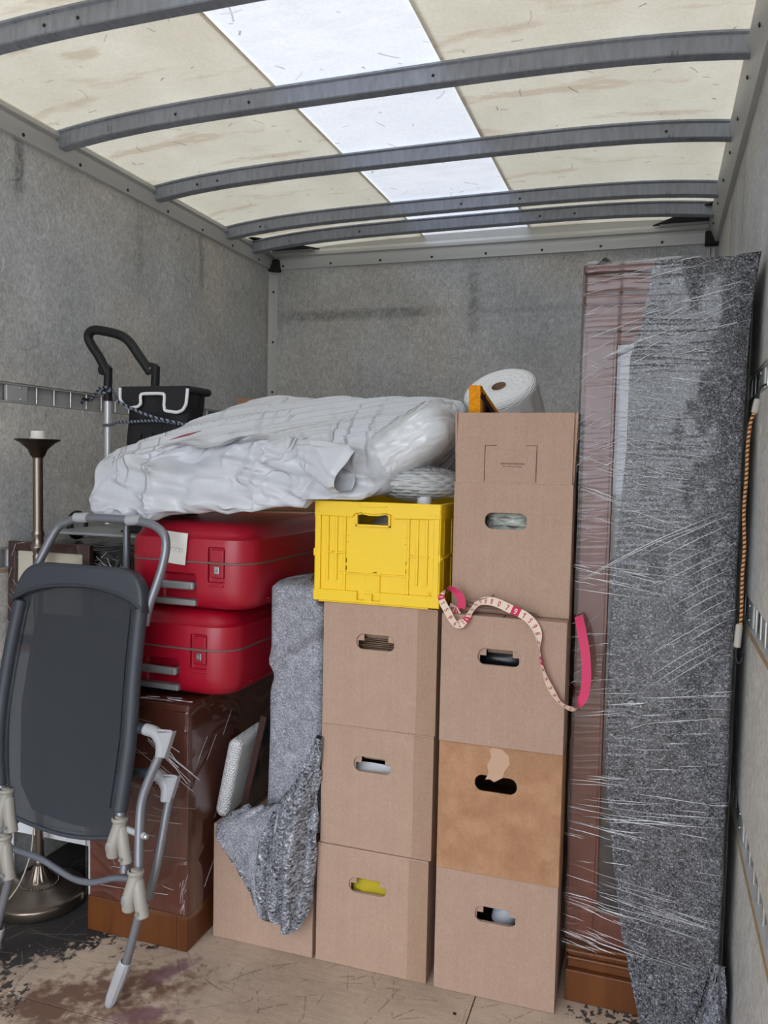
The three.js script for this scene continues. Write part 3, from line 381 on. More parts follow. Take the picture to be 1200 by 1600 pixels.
// ------------------------------------------------------------------ wardrobe in blanket and stretch film
const FR = 1.448; // door plane
{
  const w = thing('wardrobe', 'tall brown wooden wardrobe with cornice and moulded plinth, wrapped in clear film', 'wardrobe', [0, 0, 0]);
  part('body', buv(rbx(-0.110, 0.255, 0.16, 1.90, 0.99, FR - 0.012, 0.003)), M.woodDark, w);
  part('plinth', buv(rbx(-0.104, 0.262, 0.001, 0.088, 0.98, 1.464, 0.003)), M.wood, w);
  part('plinth_moulding', buv(join(rbx(-0.100, 0.258, 0.088, 0.116, 0.985, 1.450, 0.004), rbx(-0.103, 0.261, 0.114, 0.124, 0.985, 1.461, 0.005, 3), rbx(-0.098, 0.256, 0.123, 0.138, 0.985, 1.452, 0.002), rbx(-0.104, 0.262, 0.136, 0.147, 0.985, 1.468, 0.005, 3), rbx(-0.099, 0.257, 0.146, 0.154, 0.985, 1.456, 0.002), rbx(-0.102, 0.260, 0.152, 0.161, 0.985, 1.463, 0.004, 3))), M.wood, w);
  const door = part('door', buv(join(rbx(-0.106, -0.036, 0.165, 1.79, FR - 0.011, FR, 0.003), rbx(0.185, 0.251, 0.165, 1.79, FR - 0.011, FR, 0.003), rbx(-0.037, 0.186, 1.762, 1.79, FR - 0.011, FR, 0.003), rbx(-0.037, 0.186, 0.165, 0.25, FR - 0.011, FR, 0.003), bx(-0.037, 0.186, 0.24, 1.77, FR - 0.012, FR - 0.010))), M.woodDark, w);
  part('door_moulding', buv(join(rbx(-0.037, -0.028, 0.25, 1.765, FR - 0.008, FR + 0.003, 0.003), rbx(-0.037, 0.186, 1.757, 1.766, FR - 0.008, FR + 0.003, 0.003))), M.woodDark, door);
  part('door_pane', bx(-0.028, 0.180, 0.255, 1.757, FR - 0.0098, FR - 0.007), MAT({ color: 0x2a2a2e, roughness: 0.05, metalness: 0.0, clearcoat: 1 }), door);
  part('cornice', buv(join(rbx(-0.1165, 0.266, 1.935, 1.956, 0.975, 1.478, 0.004), rbx(-0.114, 0.260, 1.885, 1.936, 0.98, 1.464, 0.012, 4), rbx(-0.1155, 0.262, 1.858, 1.884, 0.98, 1.470, 0.008, 3), rbx(-0.112, 0.258, 1.79, 1.858, 0.985, 1.458, 0.003))), M.woodDark, w);
  // stretch film: one taut sheet round front and sides, open at the bottom
  const fz = (x, y) => 1.484 + (fbm(x * 9, y * 5, 3, 3) - 0.5) * 0.006 + sstep(1.80, 1.90, y) * 0.006 - (x < -0.02 ? 0.006 : 0) - sstep(0.2, 0.16, y) * 0.005;
  const path = (u, y) => { const L = -0.1185, R = 0.2835, zb = 0.97, a = 0.5, b = 0.41; const s = u * (a + b + a); if (s < a) return V(L, y, lerp(zb, 1.478, s / a)); if (s < a + b) { const x = lerp(L, R, (s - a) / b); return V(x, y, fz(x, y)); } return V(R + 0.0005, y, lerp(1.478, zb, (s - a - b) / a)); };
  const low = (u) => 0.158 + 0.01 * Math.sin(u * 30);
  part('stretch_film', sheet(150, 90, (u, v) => path(u, lerp(low(u), 1.962, v)), 0, 1.4, 1.8), M.film, w, 'clear crinkled stretch film');
  // pleats: bunched, rope-like ridges of the film
  const R = rng(91), gs = []; const pleat = (x0, y0, x1, y1, r, bow = 0) => { const n = 7, p = []; for (let k = 0; k <= n; k++) { const t = k / n, x = clamp(lerp(x0, x1, t), -0.117, 0.280), y = lerp(y0, y1, t) + bow * Math.sin(t * Math.PI) + (R() - 0.5) * 0.0016; p.push(V(x, y, fz(x, y) + 0.0018)); } const c = new THREE.CatmullRomCurve3(p), g = new THREE.TubeGeometry(c, n * 2, r, 4); const q = g.attributes.position; for (let i = 0; i <= n * 2; i++) for (let j = 0; j < 5; j++) { const k = i * 5 + j, C = c.getPointAt(i / (n * 2)), f = Math.sin(Math.PI * clamp(i / (n * 2), 0.02, 0.98)); q.setXYZ(k, C.x + (q.getX(k) - C.x) * f, C.y + (q.getY(k) - C.y) * f, C.z + (q.getZ(k) - C.z) * f); } gs.push(g); };
  const zone = (n, xa, xb, ya, yb, slope, jit, l0, l1, r = 0.00075) => { for (let k = 0; k < n; k++) { const L = lerp(l0, l1, R() * R()), x = lerp(xa, xb, R()), y = lerp(ya, yb, R()), s = slope + (R() - 0.5) * jit; pleat(x - L / 2, y - L / 2 * s, x + L / 2, y + L / 2 * s, r * (0.5 + R()), (R() - 0.5) * 0.0015); } };
  zone(21, -0.12, 0.28, 1.79, 1.955, 0.14, 0.25, 0.05, 0.25);
  zone(24, -0.12, 0.24, 1.70, 1.87, 0.42, 0.3, 0.05, 0.22);
  zone(33, -0.12, 0.02, 1.44, 1.74, 0.5, 0.5, 0.03, 0.12, 0.00045); zone(19, -0.12, 0.02, 1.40, 1.72, -0.35, 0.4, 0.03, 0.12, 0.00045);
  zone(72, -0.03, 0.19, 1.33, 1.77, -0.13, 0.14, 0.03, 0.16, 0.0005);
  zone(21, -0.10, 0.17, 1.28, 1.46, -0.28, 0.2, 0.04, 0.2);
  zone(17, -0.12, 0.12, 1.12, 1.20, -0.12, 0.2, 0.05, 0.3);
  for (let k = 0; k < 14; k++) { const t = k / 14, y1 = 1.33 - t * 0.36 + (R() - 0.5) * 0.02, x1 = 0.27 - R() * 0.01, L = 0.06 + R() * 0.26 * (1 - t * 0.5); pleat(x1 - L, y1 - L * (0.55 + t * 0.25), x1, y1, 0.0005 + R() * 0.0006, 0.004); }
  pleat(-0.115, 1.135, 0.255, 1.345, 0.0013, 0.012); pleat(-0.10, 1.14, 0.245, 1.325, 0.001, 0.016);
  zone(19, -0.12, 0.0, 0.85, 1.05, 0.5, 0.9, 0.02, 0.09, 0.0006);
  zone(29, -0.06, 0.27, 0.60, 0.90, 0.16, 0.12, 0.06, 0.3);
  zone(21, -0.11, 0.25, 0.50, 0.64, 0.05, 0.14, 0.08, 0.3); zone(11, -0.11, 0.24, 0.45, 0.54, -0.08, 0.1, 0.08, 0.28);
  zone(7, -0.1, 0.26, 0.40, 0.46, -0.03, 0.1, 0.04, 0.2);
  zone(21, -0.11, 0.22, 0.27, 0.37, -0.14, 0.1, 0.08, 0.34); zone(29, -0.11, 0.2, 0.17, 0.32, -0.2, 0.16, 0.03, 0.26); zone(17, -0.11, 0.02, 0.16, 0.2, -0.17, 0.14, 0.03, 0.12);
  zone(33, 0.0, 0.28, 0.75, 1.3, 0.5, 0.9, 0.01, 0.06, 0.0006);
  const pl = part('film_pleats', join(gs), M.pleat, w, 'bunched ridges of clear stretch film'); pl.userData.kind = 'stuff';
  // folded plastic sheet lying on top
  part('top_sheet', sheet(40, 6, (u, v) => V(lerp(-0.10, 0.27, u), 1.960 + (fbm(u * 9, v * 2, 5, 3) - 0.3) * 0.012 + Math.max(0, 1 - Math.abs(u - 0.09) / 0.06) * 0.022 * (1 - v), lerp(1.45, 1.2, v)), 0.001), M.plasticWhite, w, 'pale plastic sheet on the cornice');
}
{
  // blanket: grid of rows down the front, wrapped round the right-hand side
  const left = [[-0.02, 0.105], [0.12, 0.062], [0.237, 0.034], [0.49, 0.0], [0.66, -0.019], [0.9, -0.021], [1.16, -0.019], [1.26, -0.010], [1.49, 0.004], [1.717, 0.004], [1.80, 0.029], [1.95, 0.052], [2.0, 0.056]];
  const right = (y) => 0.2775 + sstep(1.86, 1.95, y) * 0.012, f = (u, v) => {
    const y = lerp(0.006, 1.957, v), xl = smooth(left, y), xr = right(y), a = xr - xl, s = u * (a + 0.30); const flare = sstep(0.17, 0.02, y), wr = (fbm(s * 10, y * 7, 21, 4) - 0.5) * 0.006 + Math.max(0, fbm(s * 4 + y * 3, y * 5, 27, 2) - 0.55) * 0.02 * sstep(0.3, 0.1, y);
    const front = 1.472 + wr + flare * (0.035 + 0.014 * Math.sin(s * 34 + y * 9)) + sstep(1.85, 1.93, y) * 0.010; const sl = sstep(0, 0.012, s) * 0;
    if (s < a - 0.012) return V(xl + s, y, front + sl);
    if (s < a + 0.006) { const t = (s - a + 0.012) / 0.018 * Math.PI / 2; return V(xr - 0.012 + 0.012 * Math.sin(t), y, front - 0.012 + 0.012 * Math.cos(t)); }
    return V(xr + Math.min(0.003, 0.002 * Math.sin(y * 20)), y, front - 0.012 - (s - a - 0.006));
  };
  const b = thing('moving_blanket', 'dark grey flecked felt blanket bound round the wardrobe front and reaching the floor', 'blanket');
  part('wrapped_cloth', sheet(110, 260, f, 0.005, 0.6, 1.96), M.felt, b);
  // loose furry corner gathered on the floor beside the right wall
  part('loose_corner', sheet(40, 40, (u, v) => { const y = lerp(0.004, 0.20, v) ; const x = lerp(lerp(0.200, 0.268, v), lerp(0.296, 0.288, v), u); return V(x, y, 1.512 + 0.025 * Math.sin(u * 9 + v * 5) * (1 - v) + (fbm(u * 5, v * 6, 31, 3) - 0.5) * 0.03 - v * 0.02 + (1 - v) * 0.045); }, 0.006, 0.1, 0.25), M.feltFur, b);
  // stiff fold sticking out at the upper right corner
  part('corner_fold', sheet(20, 30, (u, v) => { const y = lerp(1.70, 1.958, v), k = v * v; return V(lerp(0.24, 0.2775 + 0.014 * k, u), y, 1.480 + 0.035 * k * u + 0.006 * Math.sin(u * 5)); }, 0.005, 0.06, 0.3), M.felt, b);
}

// ------------------------------------------------------------------ bubble wrap roll and orange-edged frame in the open box
{
  const r = thing('bubble_wrap_roll', 'big white bubble wrap roll with brown core, tilted behind the open box', 'bubble wrap', [-0.398, 1.688, 1.10]);
  const q = new THREE.Quaternion().setFromUnitVectors(V(0, 1, 0), V(-0.17, 0.80, 0.60).normalize()), L = 0.42;
  const put = (g) => g.applyQuaternion(q);
  part('roll', put(lathe([[0.0235, 0], [0.06, 0.003], [0.102, 0.0], [0.114, -0.008], [0.118, -0.02], [0.119, -L + 0.01], [0.112, -L], [0.0235, -L]], 48)), MAT({ color: 0xf4f6f8, roughness: 0.5, transmission: 0.1, thickness: 0, bumpMap: M.bubble.bumpMap, bumpScale: 0.003 }), r);
  part('cardboard_core', put(lathe([[0.0235, 0.001], [0.0235, -L], [0.021, -L], [0.021, 0.001], [0.0235, 0.001]], 32)), M.packPaper, r, 'brown cardboard tube');
  part('wound_edge', put(new THREE.TubeGeometry(new THREE.CatmullRomCurve3(Array.from({ length: 90 }, (_, k) => { const a = k * 0.42, rr = 0.026 + 0.07 * k / 90; return V(rr * Math.cos(a), 0.0012, rr * Math.sin(a)); })), 400, 0.0007, 5)), M.white, r);
  const bb = movingBox({ label: 'cardboard box standing behind the tall open box, under the bubble wrap roll', x: -0.276, y: 0.0005, z: 0.900, w: 0.36, h: 1.28, d: 0.5, hole: false });
  const o = thing('orange_edged_frame', 'orange-edged dark picture frame standing in the open box', 'picture frame', [-0.392, 1.398, 1.435]); o.rotation.set(0.05, -0.20, 0, 'YXZ');
  const slope = (g, y) => g.rotateX(-0.50).translate(0, y, 0.002);
  part('frame_edge', buv(join(rbx(-0.017, 0.017, -0.028, 0.257, -0.006, 0.012, 0.002), slope(rbx(-0.017, 0.017, -0.014, 0, -0.20, 0.006, 0.002), 0.257)), 0.3), M.orangeFelt, o, 'orange felt edge');
  part('inner_bar', buv(join(rbx(-0.012, 0.020, -0.028, 0.235, -0.022, -0.006, 0.002), slope(rbx(-0.012, 0.020, -0.032, -0.015, -0.19, -0.006, 0.002), 0.257))), M.frameWood, o);
  part('panel', buv(extrude(shapeOf([[0.01, -0.028], [0.01, 0.225], [0.16, 0.150], [0.16, -0.028]]), 0.014).rotateY(Math.PI / 2).translate(-0.006, 0, 0)), M.black, o);
}

// ------------------------------------------------------------------ measuring tape
{
  const cv = document.createElement('canvas'); cv.width = 1024; cv.height = 48; const c = cv.getContext('2d'); c.fillStyle = 'rgb(226,206,186)'; c.fillRect(0, 0, 1024, 48); c.font = 'bold 42px sans-serif'; c.textBaseline = 'middle'; c.textAlign = 'center';
  const dg = '3968079159620485'; for (let k = 0; k < 16; k++) { const x = 32 + k * 64; if (k % 7 === 6) { c.fillStyle = 'rgb(196,38,84)'; c.fillRect(x - 30, 0, 60, 48); c.fillStyle = 'rgb(226,206,186)'; } else c.fillStyle = 'rgb(168,44,72)'; c.fillText(dg[k], x, 25); }
  const ct = new THREE.CanvasTexture(cv); ct.colorSpace = THREE.SRGBColorSpace; ct.wrapS = THREE.RepeatWrapping;
  const print = MAT({ map: ct, roughness: 0.75 }), pink = MAT({ color: 0xcf3c66, roughness: 0.75 });
  const tp = thing('measuring_tape', 'pink and cream tailor measuring tape with printed numbers, draped over the box edge', 'measuring tape');
  // centre line with the direction of the tape's width at each point
  const pts = [[-0.098, 1.056, 1.50, 0.9, 0.1, 0.4], [-0.086, 1.02, 1.53, 1, -0.15, 0.2], [-0.074, 0.97, 1.55, 1, -0.1, 0.1], [-0.069, 0.90, 1.557, 1, 0.08, 0.1], [-0.077, 0.855, 1.556, 0.9, 0.5, 0.2], [-0.098, 0.828, 1.556, 0.4, 0.7, 0.6], [-0.128, 0.838, 1.556, 0.3, 0.5, 0.8], [-0.155, 0.872, 1.556, 0.7, 0.35, 0.6], [-0.177, 0.92, 1.554, 0.5, 0.1, 0.9], [-0.188, 0.97, 1.553, 0.3, 0.05, 1], [-0.196, 1.02, 1.554, 1, 0.25, 0.2], [-0.222, 1.051, 1.552, 0.5, 0.8, -0.3], [-0.270, 1.070, 1.545, 0.1, 0.9, -0.4], [-0.318, 1.083, 1.532, 0.1, 0.9, -0.4], [-0.352, 1.078, 1.525, -0.2, 0.7, -0.7], [-0.372, 1.054, 1.54, -0.5, 0.2, -0.8], [-0.385, 1.030, 1.556, -0.8, 0.2, -0.5], [-0.405, 1.020, 1.562, 0.2, 0.9, 0.4], [-0.432, 1.055, 1.562, 0.75, 0.5, 0.3], [-0.450, 1.090, 1.555, 0.8, 0.4, 0.4], [-0.432, 1.112, 1.545, 0.5, 0.6, 0.6], [-0.408, 1.098, 1.54, 0.9, 0.3, 0.2], [-0.398, 1.07, 1.54, 0.8, 0.5, 0.2], [-0.412, 1.052, 1.535, 0.3, 0.9, 0.1], [-0.434, 1.062, 1.53, 0.1, 0.9, 0.3]];
  const C = new THREE.CatmullRomCurve3(pts.map((p) => V(p[0], p[1], p[2]))), D = new THREE.CatmullRomCurve3(pts.map((p) => V(p[3], p[4], p[5]).normalize())), HW = 0.0115, len = C.getLength();
  const strip = (off) => sheet(4, 260, (u, v) => { const P = C.getPoint(v), d = D.getPoint(v), T = C.getTangent(v); d.addScaledVector(T, -d.dot(T)).normalize(); const n = T.clone().cross(d).normalize(); return P.addScaledVector(d, (u - 0.5) * 2 * HW).addScaledVector(n, off); }, 0, 1, 1);
  const remap = (g) => { const u = g.attributes.uv; for (let i = 0; i < u.count; i++) u.setXY(i, -u.getY(i) * len / 0.30, u.getX(i)); return g; };
  part('printed_side', remap(strip(-0.0004)), print, tp, 'cream side with red numbers'); part('pink_side', strip(0.0004), pink, tp, 'plain pink side');
  // flat loops of the rest of the tape lying on the ledge
  const coil = new THREE.CatmullRomCurve3([V(-0.43, 1.0475, 1.53), V(-0.36, 1.050, 1.522), V(-0.27, 1.049, 1.526), V(-0.20, 1.0485, 1.53), V(-0.26, 1.052, 1.522), V(-0.36, 1.056, 1.520), V(-0.39, 1.066, 1.522), V(-0.33, 1.080, 1.518), V(-0.315, 1.092, 1.522)]);
  part('loose_loop', sheet(3, 120, (u, v) => { const P = coil.getPoint(v); return P.add(V(0, (u - 0.5) * 0.012 + 0.006, (u - 0.5) * 0.012)); }, 0.0006, 0.3, 1), MAT({ color: 0x9c7f70, roughness: 0.8 }), tp);
}
// ------------------------------------------------------------------ red suitcases
const csg = new Evaluator(); csg.useGroups = false; csg.attributes = ['position', 'normal', 'uv'];
const cut = (g, ...cs) => { let b = new Brush(clean(g)); b.updateMatrixWorld(); for (const c of cs) { const k = new Brush(clean(c)); k.updateMatrixWorld(); b = csg.evaluate(b, k, SUBTRACTION); } return b.geometry; };
function suitcase(label, x, y, z, turn, note) { // z: front
  const W = 0.43, D = 0.64, t = thing('suitcase', label, 'suitcase', [x, y, z - D / 2], turn, 'red hard-shell suitcases lying on the chest'), d2 = D / 2;
  const lowerG = loft(W, D, 0.085, [[0.060, 0.0], [0.030, 0.004], [0.012, 0.016], [0.004, 0.034], [0, 0.060], [0, 0.138]]), upperG = loft(W, D, 0.085, [[0, 0.144], [0.001, 0.185], [0.006, 0.208], [0.012, 0.212], [0.018, 0.222], [0.026, 0.240], [0.046, 0.251], [0.085, 0.256]]);
  const recess = rbx(-0.085, 0.045, 0.022, 0.108, d2 - 0.026, d2 + 0.03, 0.012, 3), lat = (y0, y1) => rbx(0.082, 0.138, y0, y1, d2 - 0.010, d2 + 0.03, 0.006, 3);
  const lower = part('lower_shell', cut(lowerG, recess, lat(0.085, 0.20)), M.red, t); part('upper_shell', cut(upperG, lat(0.085, 0.188)), M.red, t);
  part('seam_trim', loft(W - 0.002, D - 0.002, 0.084, [[0, 0.1375], [-0.0025, 0.1395], [-0.0025, 0.1425], [0, 0.1445]]), MAT({ color: 0x6d5a55, roughness: 0.5 }), t, 'thin grey-brown seam');
  const h = part('handle', rbx(-0.100, 0.040, 0.060, 0.083, d2 - 0.006, d2 + 0.012, 0.007, 3), M.greyPlastic, t, 'grey plastic carrying handle');
  for (const s of [-0.090, 0.030]) part('handle_mount', rbx(s - 0.008, s + 0.008, 0.062, 0.080, d2 - 0.03, d2, 0.003), M.greyPlastic, h);
  part('foot_plate', rbx(-0.096, 0.042, 0.012, 0.030, d2 - 0.025, d2 + 0.003, 0.005, 3).rotateX(0.0), M.greyPlastic, t, 'grey edge protector');
  const l = part('latch', rbx(0.088, 0.132, 0.098, 0.180, d2 - 0.0105, d2 - 0.003, 0.004, 3), M.red, t, 'recessed red latch'); part('lock', rbx(0.103, 0.120, 0.110, 0.132, d2 - 0.004, d2 + 0.002, 0.002), M.silver, l, 'silver lock'); part('lock_button', new THREE.CylinderGeometry(0.004, 0.004, 0.003, 14).rotateX(Math.PI / 2).translate(0.1115, 0.121, d2 + 0.003), M.greyPlastic, l);
  part('latch_lip', rbx(0.086, 0.136, 0.074, 0.082, d2 - 0.004, d2 + 0.003, 0.003), M.red, t);
  for (const s of [-1, 1]) part('side_ridge', rbx(s * (W / 2 - 0.001) - 0.003, s * (W / 2 - 0.001) + 0.003, 0.03, 0.034, -0.2, 0.2, 0.001), M.red, lower);
  if (note) {
    const cv = document.createElement('canvas'); cv.width = 192; cv.height = 224; const c = cv.getContext('2d'); c.fillStyle = 'rgb(228,226,220)'; c.fillRect(0, 0, 192, 224); c.strokeStyle = 'rgb(150,152,160)'; c.lineWidth = 3; c.beginPath(); const R = rng(5); let X = 26; c.moveTo(X, 112); while (X < 166) { X += 5 + R() * 6; c.lineTo(X, 100 + R() * 26 + X * 0.05); } c.stroke(); c.beginPath(); c.moveTo(30, 132); c.lineTo(160, 138); c.strokeStyle = 'rgb(190,190,195)'; c.stroke();
    const ct = new THREE.CanvasTexture(cv); ct.colorSpace = THREE.SRGBColorSpace;
    const g = new THREE.PlaneGeometry(0.088, 0.092, 8, 8), p = g.attributes.position; for (let i = 0; i < p.count; i++) p.setZ(i, 0.004 + 0.003 * Math.sin(p.getX(i) * 60) - p.getY(i) * 0.06);
    g.computeVertexNormals(); part('paper_note', g.rotateZ(-0.06).translate(-0.030, 0.180, d2), MAT({ map: ct, roughness: 0.9 }), t, 'square white paper note with faint pencil writing');
  }
  return t;
}
suitcase('lower red hard-shell suitcase, lying on the wrapped brown chest', -1.262, 0.7465, 1.590, -0.03, false);
suitcase('upper red hard-shell suitcase with a white paper note, under the white bundle', -1.205, 1.0030, 1.592, -0.03, true);

// ------------------------------------------------------------------ brown chest in film
{
  const c = thing('wooden_chest', 'brown wooden chest wrapped in clear film under the red suitcases', 'chest');
  part('body', buv(rbx(-1.513, -1.172, 0.10, 0.712, 1.02, 1.628, 0.003)), M.woodDark, c); part('top', buv(rbx(-1.519, -1.168, 0.712, 0.733, 1.01, 1.634, 0.004)), M.woodDark, c);
  part('base', buv(join(rbx(-1.517, -1.205, 0.001, 0.108, 1.02, 1.633, 0.003), rbx(-1.2045, -1.169, 0.001, 0.108, 1.02, 1.6335, 0.003))), M.wood, c, 'bare orange-brown base');
  part('corner_post', buv(rbx(-1.203, -1.170, 0.109, 0.711, 1.59, 1.6315, 0.003)), M.woodDark, c);
  const pth = (u, y) => { const L = -1.521, R = -1.164, s = u * 1.4; const w = (fbm(s * 7, y * 6, 8, 3) - 0.5) * 0.010 * sstep(0.1, 0.3, Math.abs(y - 0.73) + 0.1); if (s < 0.5) return V(L, y, lerp(1.12, 1.638, s / 0.5)); if (s < 0.86) return V(lerp(L, R, (s - 0.5) / 0.36), y, 1.639 + w); return V(R + Math.abs(w) + 0.001, y, lerp(1.638, 1.02, (s - 0.86) / 0.54)); };
  part('stretch_film', sheet(120, 60, (u, v) => pth(u, lerp(0.075 + 0.025 * Math.sin(u * 3.2), 0.739, v)), 0, 1.4, 0.66), M.filmLoose, c, 'clear stretch film');
  part('film_top', sheet(30, 30, (u, v) => V(lerp(-1.52, -1.165, u), 0.7385 + fbm(u * 8, v * 8, 4, 3) * 0.003, lerp(1.637, 1.02, v)), 0, 0.36, 0.6), M.filmLoose, c);
  const R = rng(44), gs = []; const rp = (a, b, r) => { const m = a.clone().lerp(b, 0.5).add(V(0, (R() - 0.5) * 0.003, 0.002)); gs.push(new THREE.TubeGeometry(new THREE.QuadraticBezierCurve3(a, m, b), 6, r, 4)); };
  for (let k = 0; k < 12; k++) { const y = 0.50 + R() * 0.14, x = -1.36 + R() * 0.1; rp(V(x, y + 0.05 + R() * 0.03, 1.641), V(x + 0.08 + R() * 0.09, y - 0.03 * R(), 1.642), 0.0006 + R() * 0.0008); }
  for (let k = 0; k < 26; k++) { const y = 0.10 + R() * 0.62, x = -1.50 + R() * 0.28; rp(V(x, y, 1.643), V(x + 0.03 + R() * 0.1, y - 0.01 + R() * 0.02, 1.643), 0.0003 + R() * 0.0005); }
  for (let k = 0; k < 14; k++) { const x = -1.19 + R() * 0.02, y = 0.09 + R() * 0.12; rp(V(x, y, 1.642), V(x + R() * 0.012, y + 0.01 + R() * 0.04, 1.642), 0.0005); }
  for (let k = 0; k < 6; k++) { const z = 1.62 - R() * 0.18, y = 0.15 + R() * 0.45; rp(V(-1.160, y, z), V(-1.160, y + 0.03 + R() * 0.05, z - 0.02 - R() * 0.05), 0.0005); }
  for (let k = 0; k < 12; k++) { const x = -1.36 + R() * 0.16, z = 1.60 + R() * 0.035; rp(V(x, 0.7405, z), V(x + 0.02 + R() * 0.04, 0.7405, z + (R() - 0.5) * 0.02), 0.0007); }
  const pl = part('film_pleats', join(gs), M.pleat, c); pl.userData.kind = 'stuff';
}

// ------------------------------------------------------------------ white plastic-wrapped bundle
{
  const b = thing('wrapped_bedding_bundle', 'large flat bedding bundle in creased white plastic, lying over suitcases and crate', 'bedding');
  // eight corners: front/back, bottom/top, left/right
  const c = { fbl: V(-1.575, 1.238, 1.645), ftl: V(-1.600, 1.420, 1.620), fbr: V(-0.640, 1.325, 1.590), ftr: V(-0.625, 1.525, 1.490), bbl: V(-1.20, 1.38, 1.08), btl: V(-1.165, 1.690, 1.15), bbr: V(-0.46, 1.40, 1.06), btr: V(-0.435, 1.660, 1.15) };
  const mixp = (x, y, z) => { const l = (a, b, t) => a.clone().lerp(b, t); return l(l(l(c.bbl, c.fbl, z), l(c.btl, c.ftl, z), y), l(l(c.bbr, c.fbr, z), l(c.btr, c.ftr, z), y), x); };
  // cube-sphere mapped to a puffy slab
  const g = new THREE.BoxGeometry(2, 2, 2, 170, 60, 100), p = g.attributes.position, uv = g.attributes.uv; 
  const ridge = (a) => 1 - Math.abs(a - 0.5) * 2;
  for (let i = 0; i < p.count; i++) {
    let x = p.getX(i), y = p.getY(i), z = p.getZ(i); const e = 6, n = Math.pow(Math.pow(Math.abs(x), e) + Math.pow(Math.abs(y), e) * 1 + Math.pow(Math.abs(z), e), 1 / e); const m = Math.max(Math.abs(x), Math.abs(y), Math.abs(z)); const k = m / n; const X = x * lerp(1, k, 0.8), Y = y * lerp(1, k, 0.9), Z = z * lerp(1, k, 0.9);
    const P = mixp(X * 0.5 + 0.5, Y * 0.5 + 0.5, Z * 0.5 + 0.5); const N = V(X * X * X * X * X, Y * Y * Y * Y * Y * 1.2, Z * Z * Z * Z * Z).normalize();
    // fine long creases along the top, big tucked folds on the front
    const top = sstep(0.3, 0.9, N.y), front = sstep(0.3, 0.9, N.z);
    let dsp = (fbm(P.x * 3, P.z * 4 + P.y * 3, 5, 3) - 0.5) * 0.035;
    dsp += top * (ridge(fbm(P.x * 2.0 + P.z * 3, P.z * 22 + P.x * 9, 9, 3)) ** 3 * 0.022 - 0.010);
    dsp += front * (ridge(fbm(P.x * 3.2, P.y * 13 + P.x * 2.5, 13, 3)) ** 3 * 0.046 - 0.018 + 0.026 * Math.exp(-(((P.x + 1.22) / 0.035) ** 2)) * -1 + 0.016 * Math.exp(-(((P.x + 1.30) / 0.03) ** 2)));
    P.addScaledVector(N, dsp); if (P.x > -0.83 && P.y < 1.338) P.y = 1.338; if (P.y < 1.262 && P.z > 1.0) P.y = 1.262 + (1.262 - P.y) * 0.05;
    p.setXYZ(i, P.x, P.y, P.z); uv.setXY(i, P.x * 1.5 + P.y * 0.4, P.z * 1.5 + P.y * 1.9);
  }
  g.deleteAttribute('normal'); g.computeVertexNormals();
  part('plastic_cover', g, M.plasticWhite, b);
  // gathered end of the bag hanging over the crate
  part('gathered_end', sheet(90, 40, (u, v) => { const A = V(-0.895, 1.475, 1.525), B = V(-0.705, 1.412, 1.600), an = u * Math.PI * 2, P = A.clone().lerp(B, v), ax = B.clone().sub(A).normalize(), e1 = V(0, 1, 0).addScaledVector(ax, -ax.y).normalize(), e2 = ax.clone().cross(e1); const rad = lerp(0.012, 0.068, Math.pow(v, 0.55)) * (1 + 0.10 * Math.sin(an * 3 + 1) * v) + (Math.abs(Math.sin(an * 4.5 + v * 1.5)) - 0.6) * 0.012 * Math.sin(Math.PI * Math.min(1, v + 0.25)) - sstep(0.88, 1, v) * 0.014; return P.addScaledVector(e1, Math.cos(an) * rad * 1.05).addScaledVector(e2, Math.sin(an) * rad * 0.6).addScaledVector(ax, 0.012 * Math.sin(an * 2 + 0.6) * v); }, 0.001, 0.3, 0.2), M.plasticWhite, b, 'gathered end of the plastic bag');
  // tape bands and a red print
  part('flap_edge', sheet(20, 8, (u, v) => { const P = mixp(0.30 + u * 0.30, 1.0, 0.97 - v * 0.07); return P.add(V(0, 0.012 + 0.012 * Math.sin(u * 9) - v * 0.004, 0.030 * (1 - v))); }, 0.001, 0.3, 0.05), M.plasticWhite, b);
  part('red_print', sheet(16, 4, (u, v) => { const P = mixp(0.285 + u * 0.032, 1.0, 0.84 - u * 0.05 + v * 0.07); return P.add(V(0, 0.0255, 0.006)); }, 0.001, 0.1, 0.03), MAT({ color: 0x9c4a4a, roughness: 0.5 }), b, 'small dark red label');
}
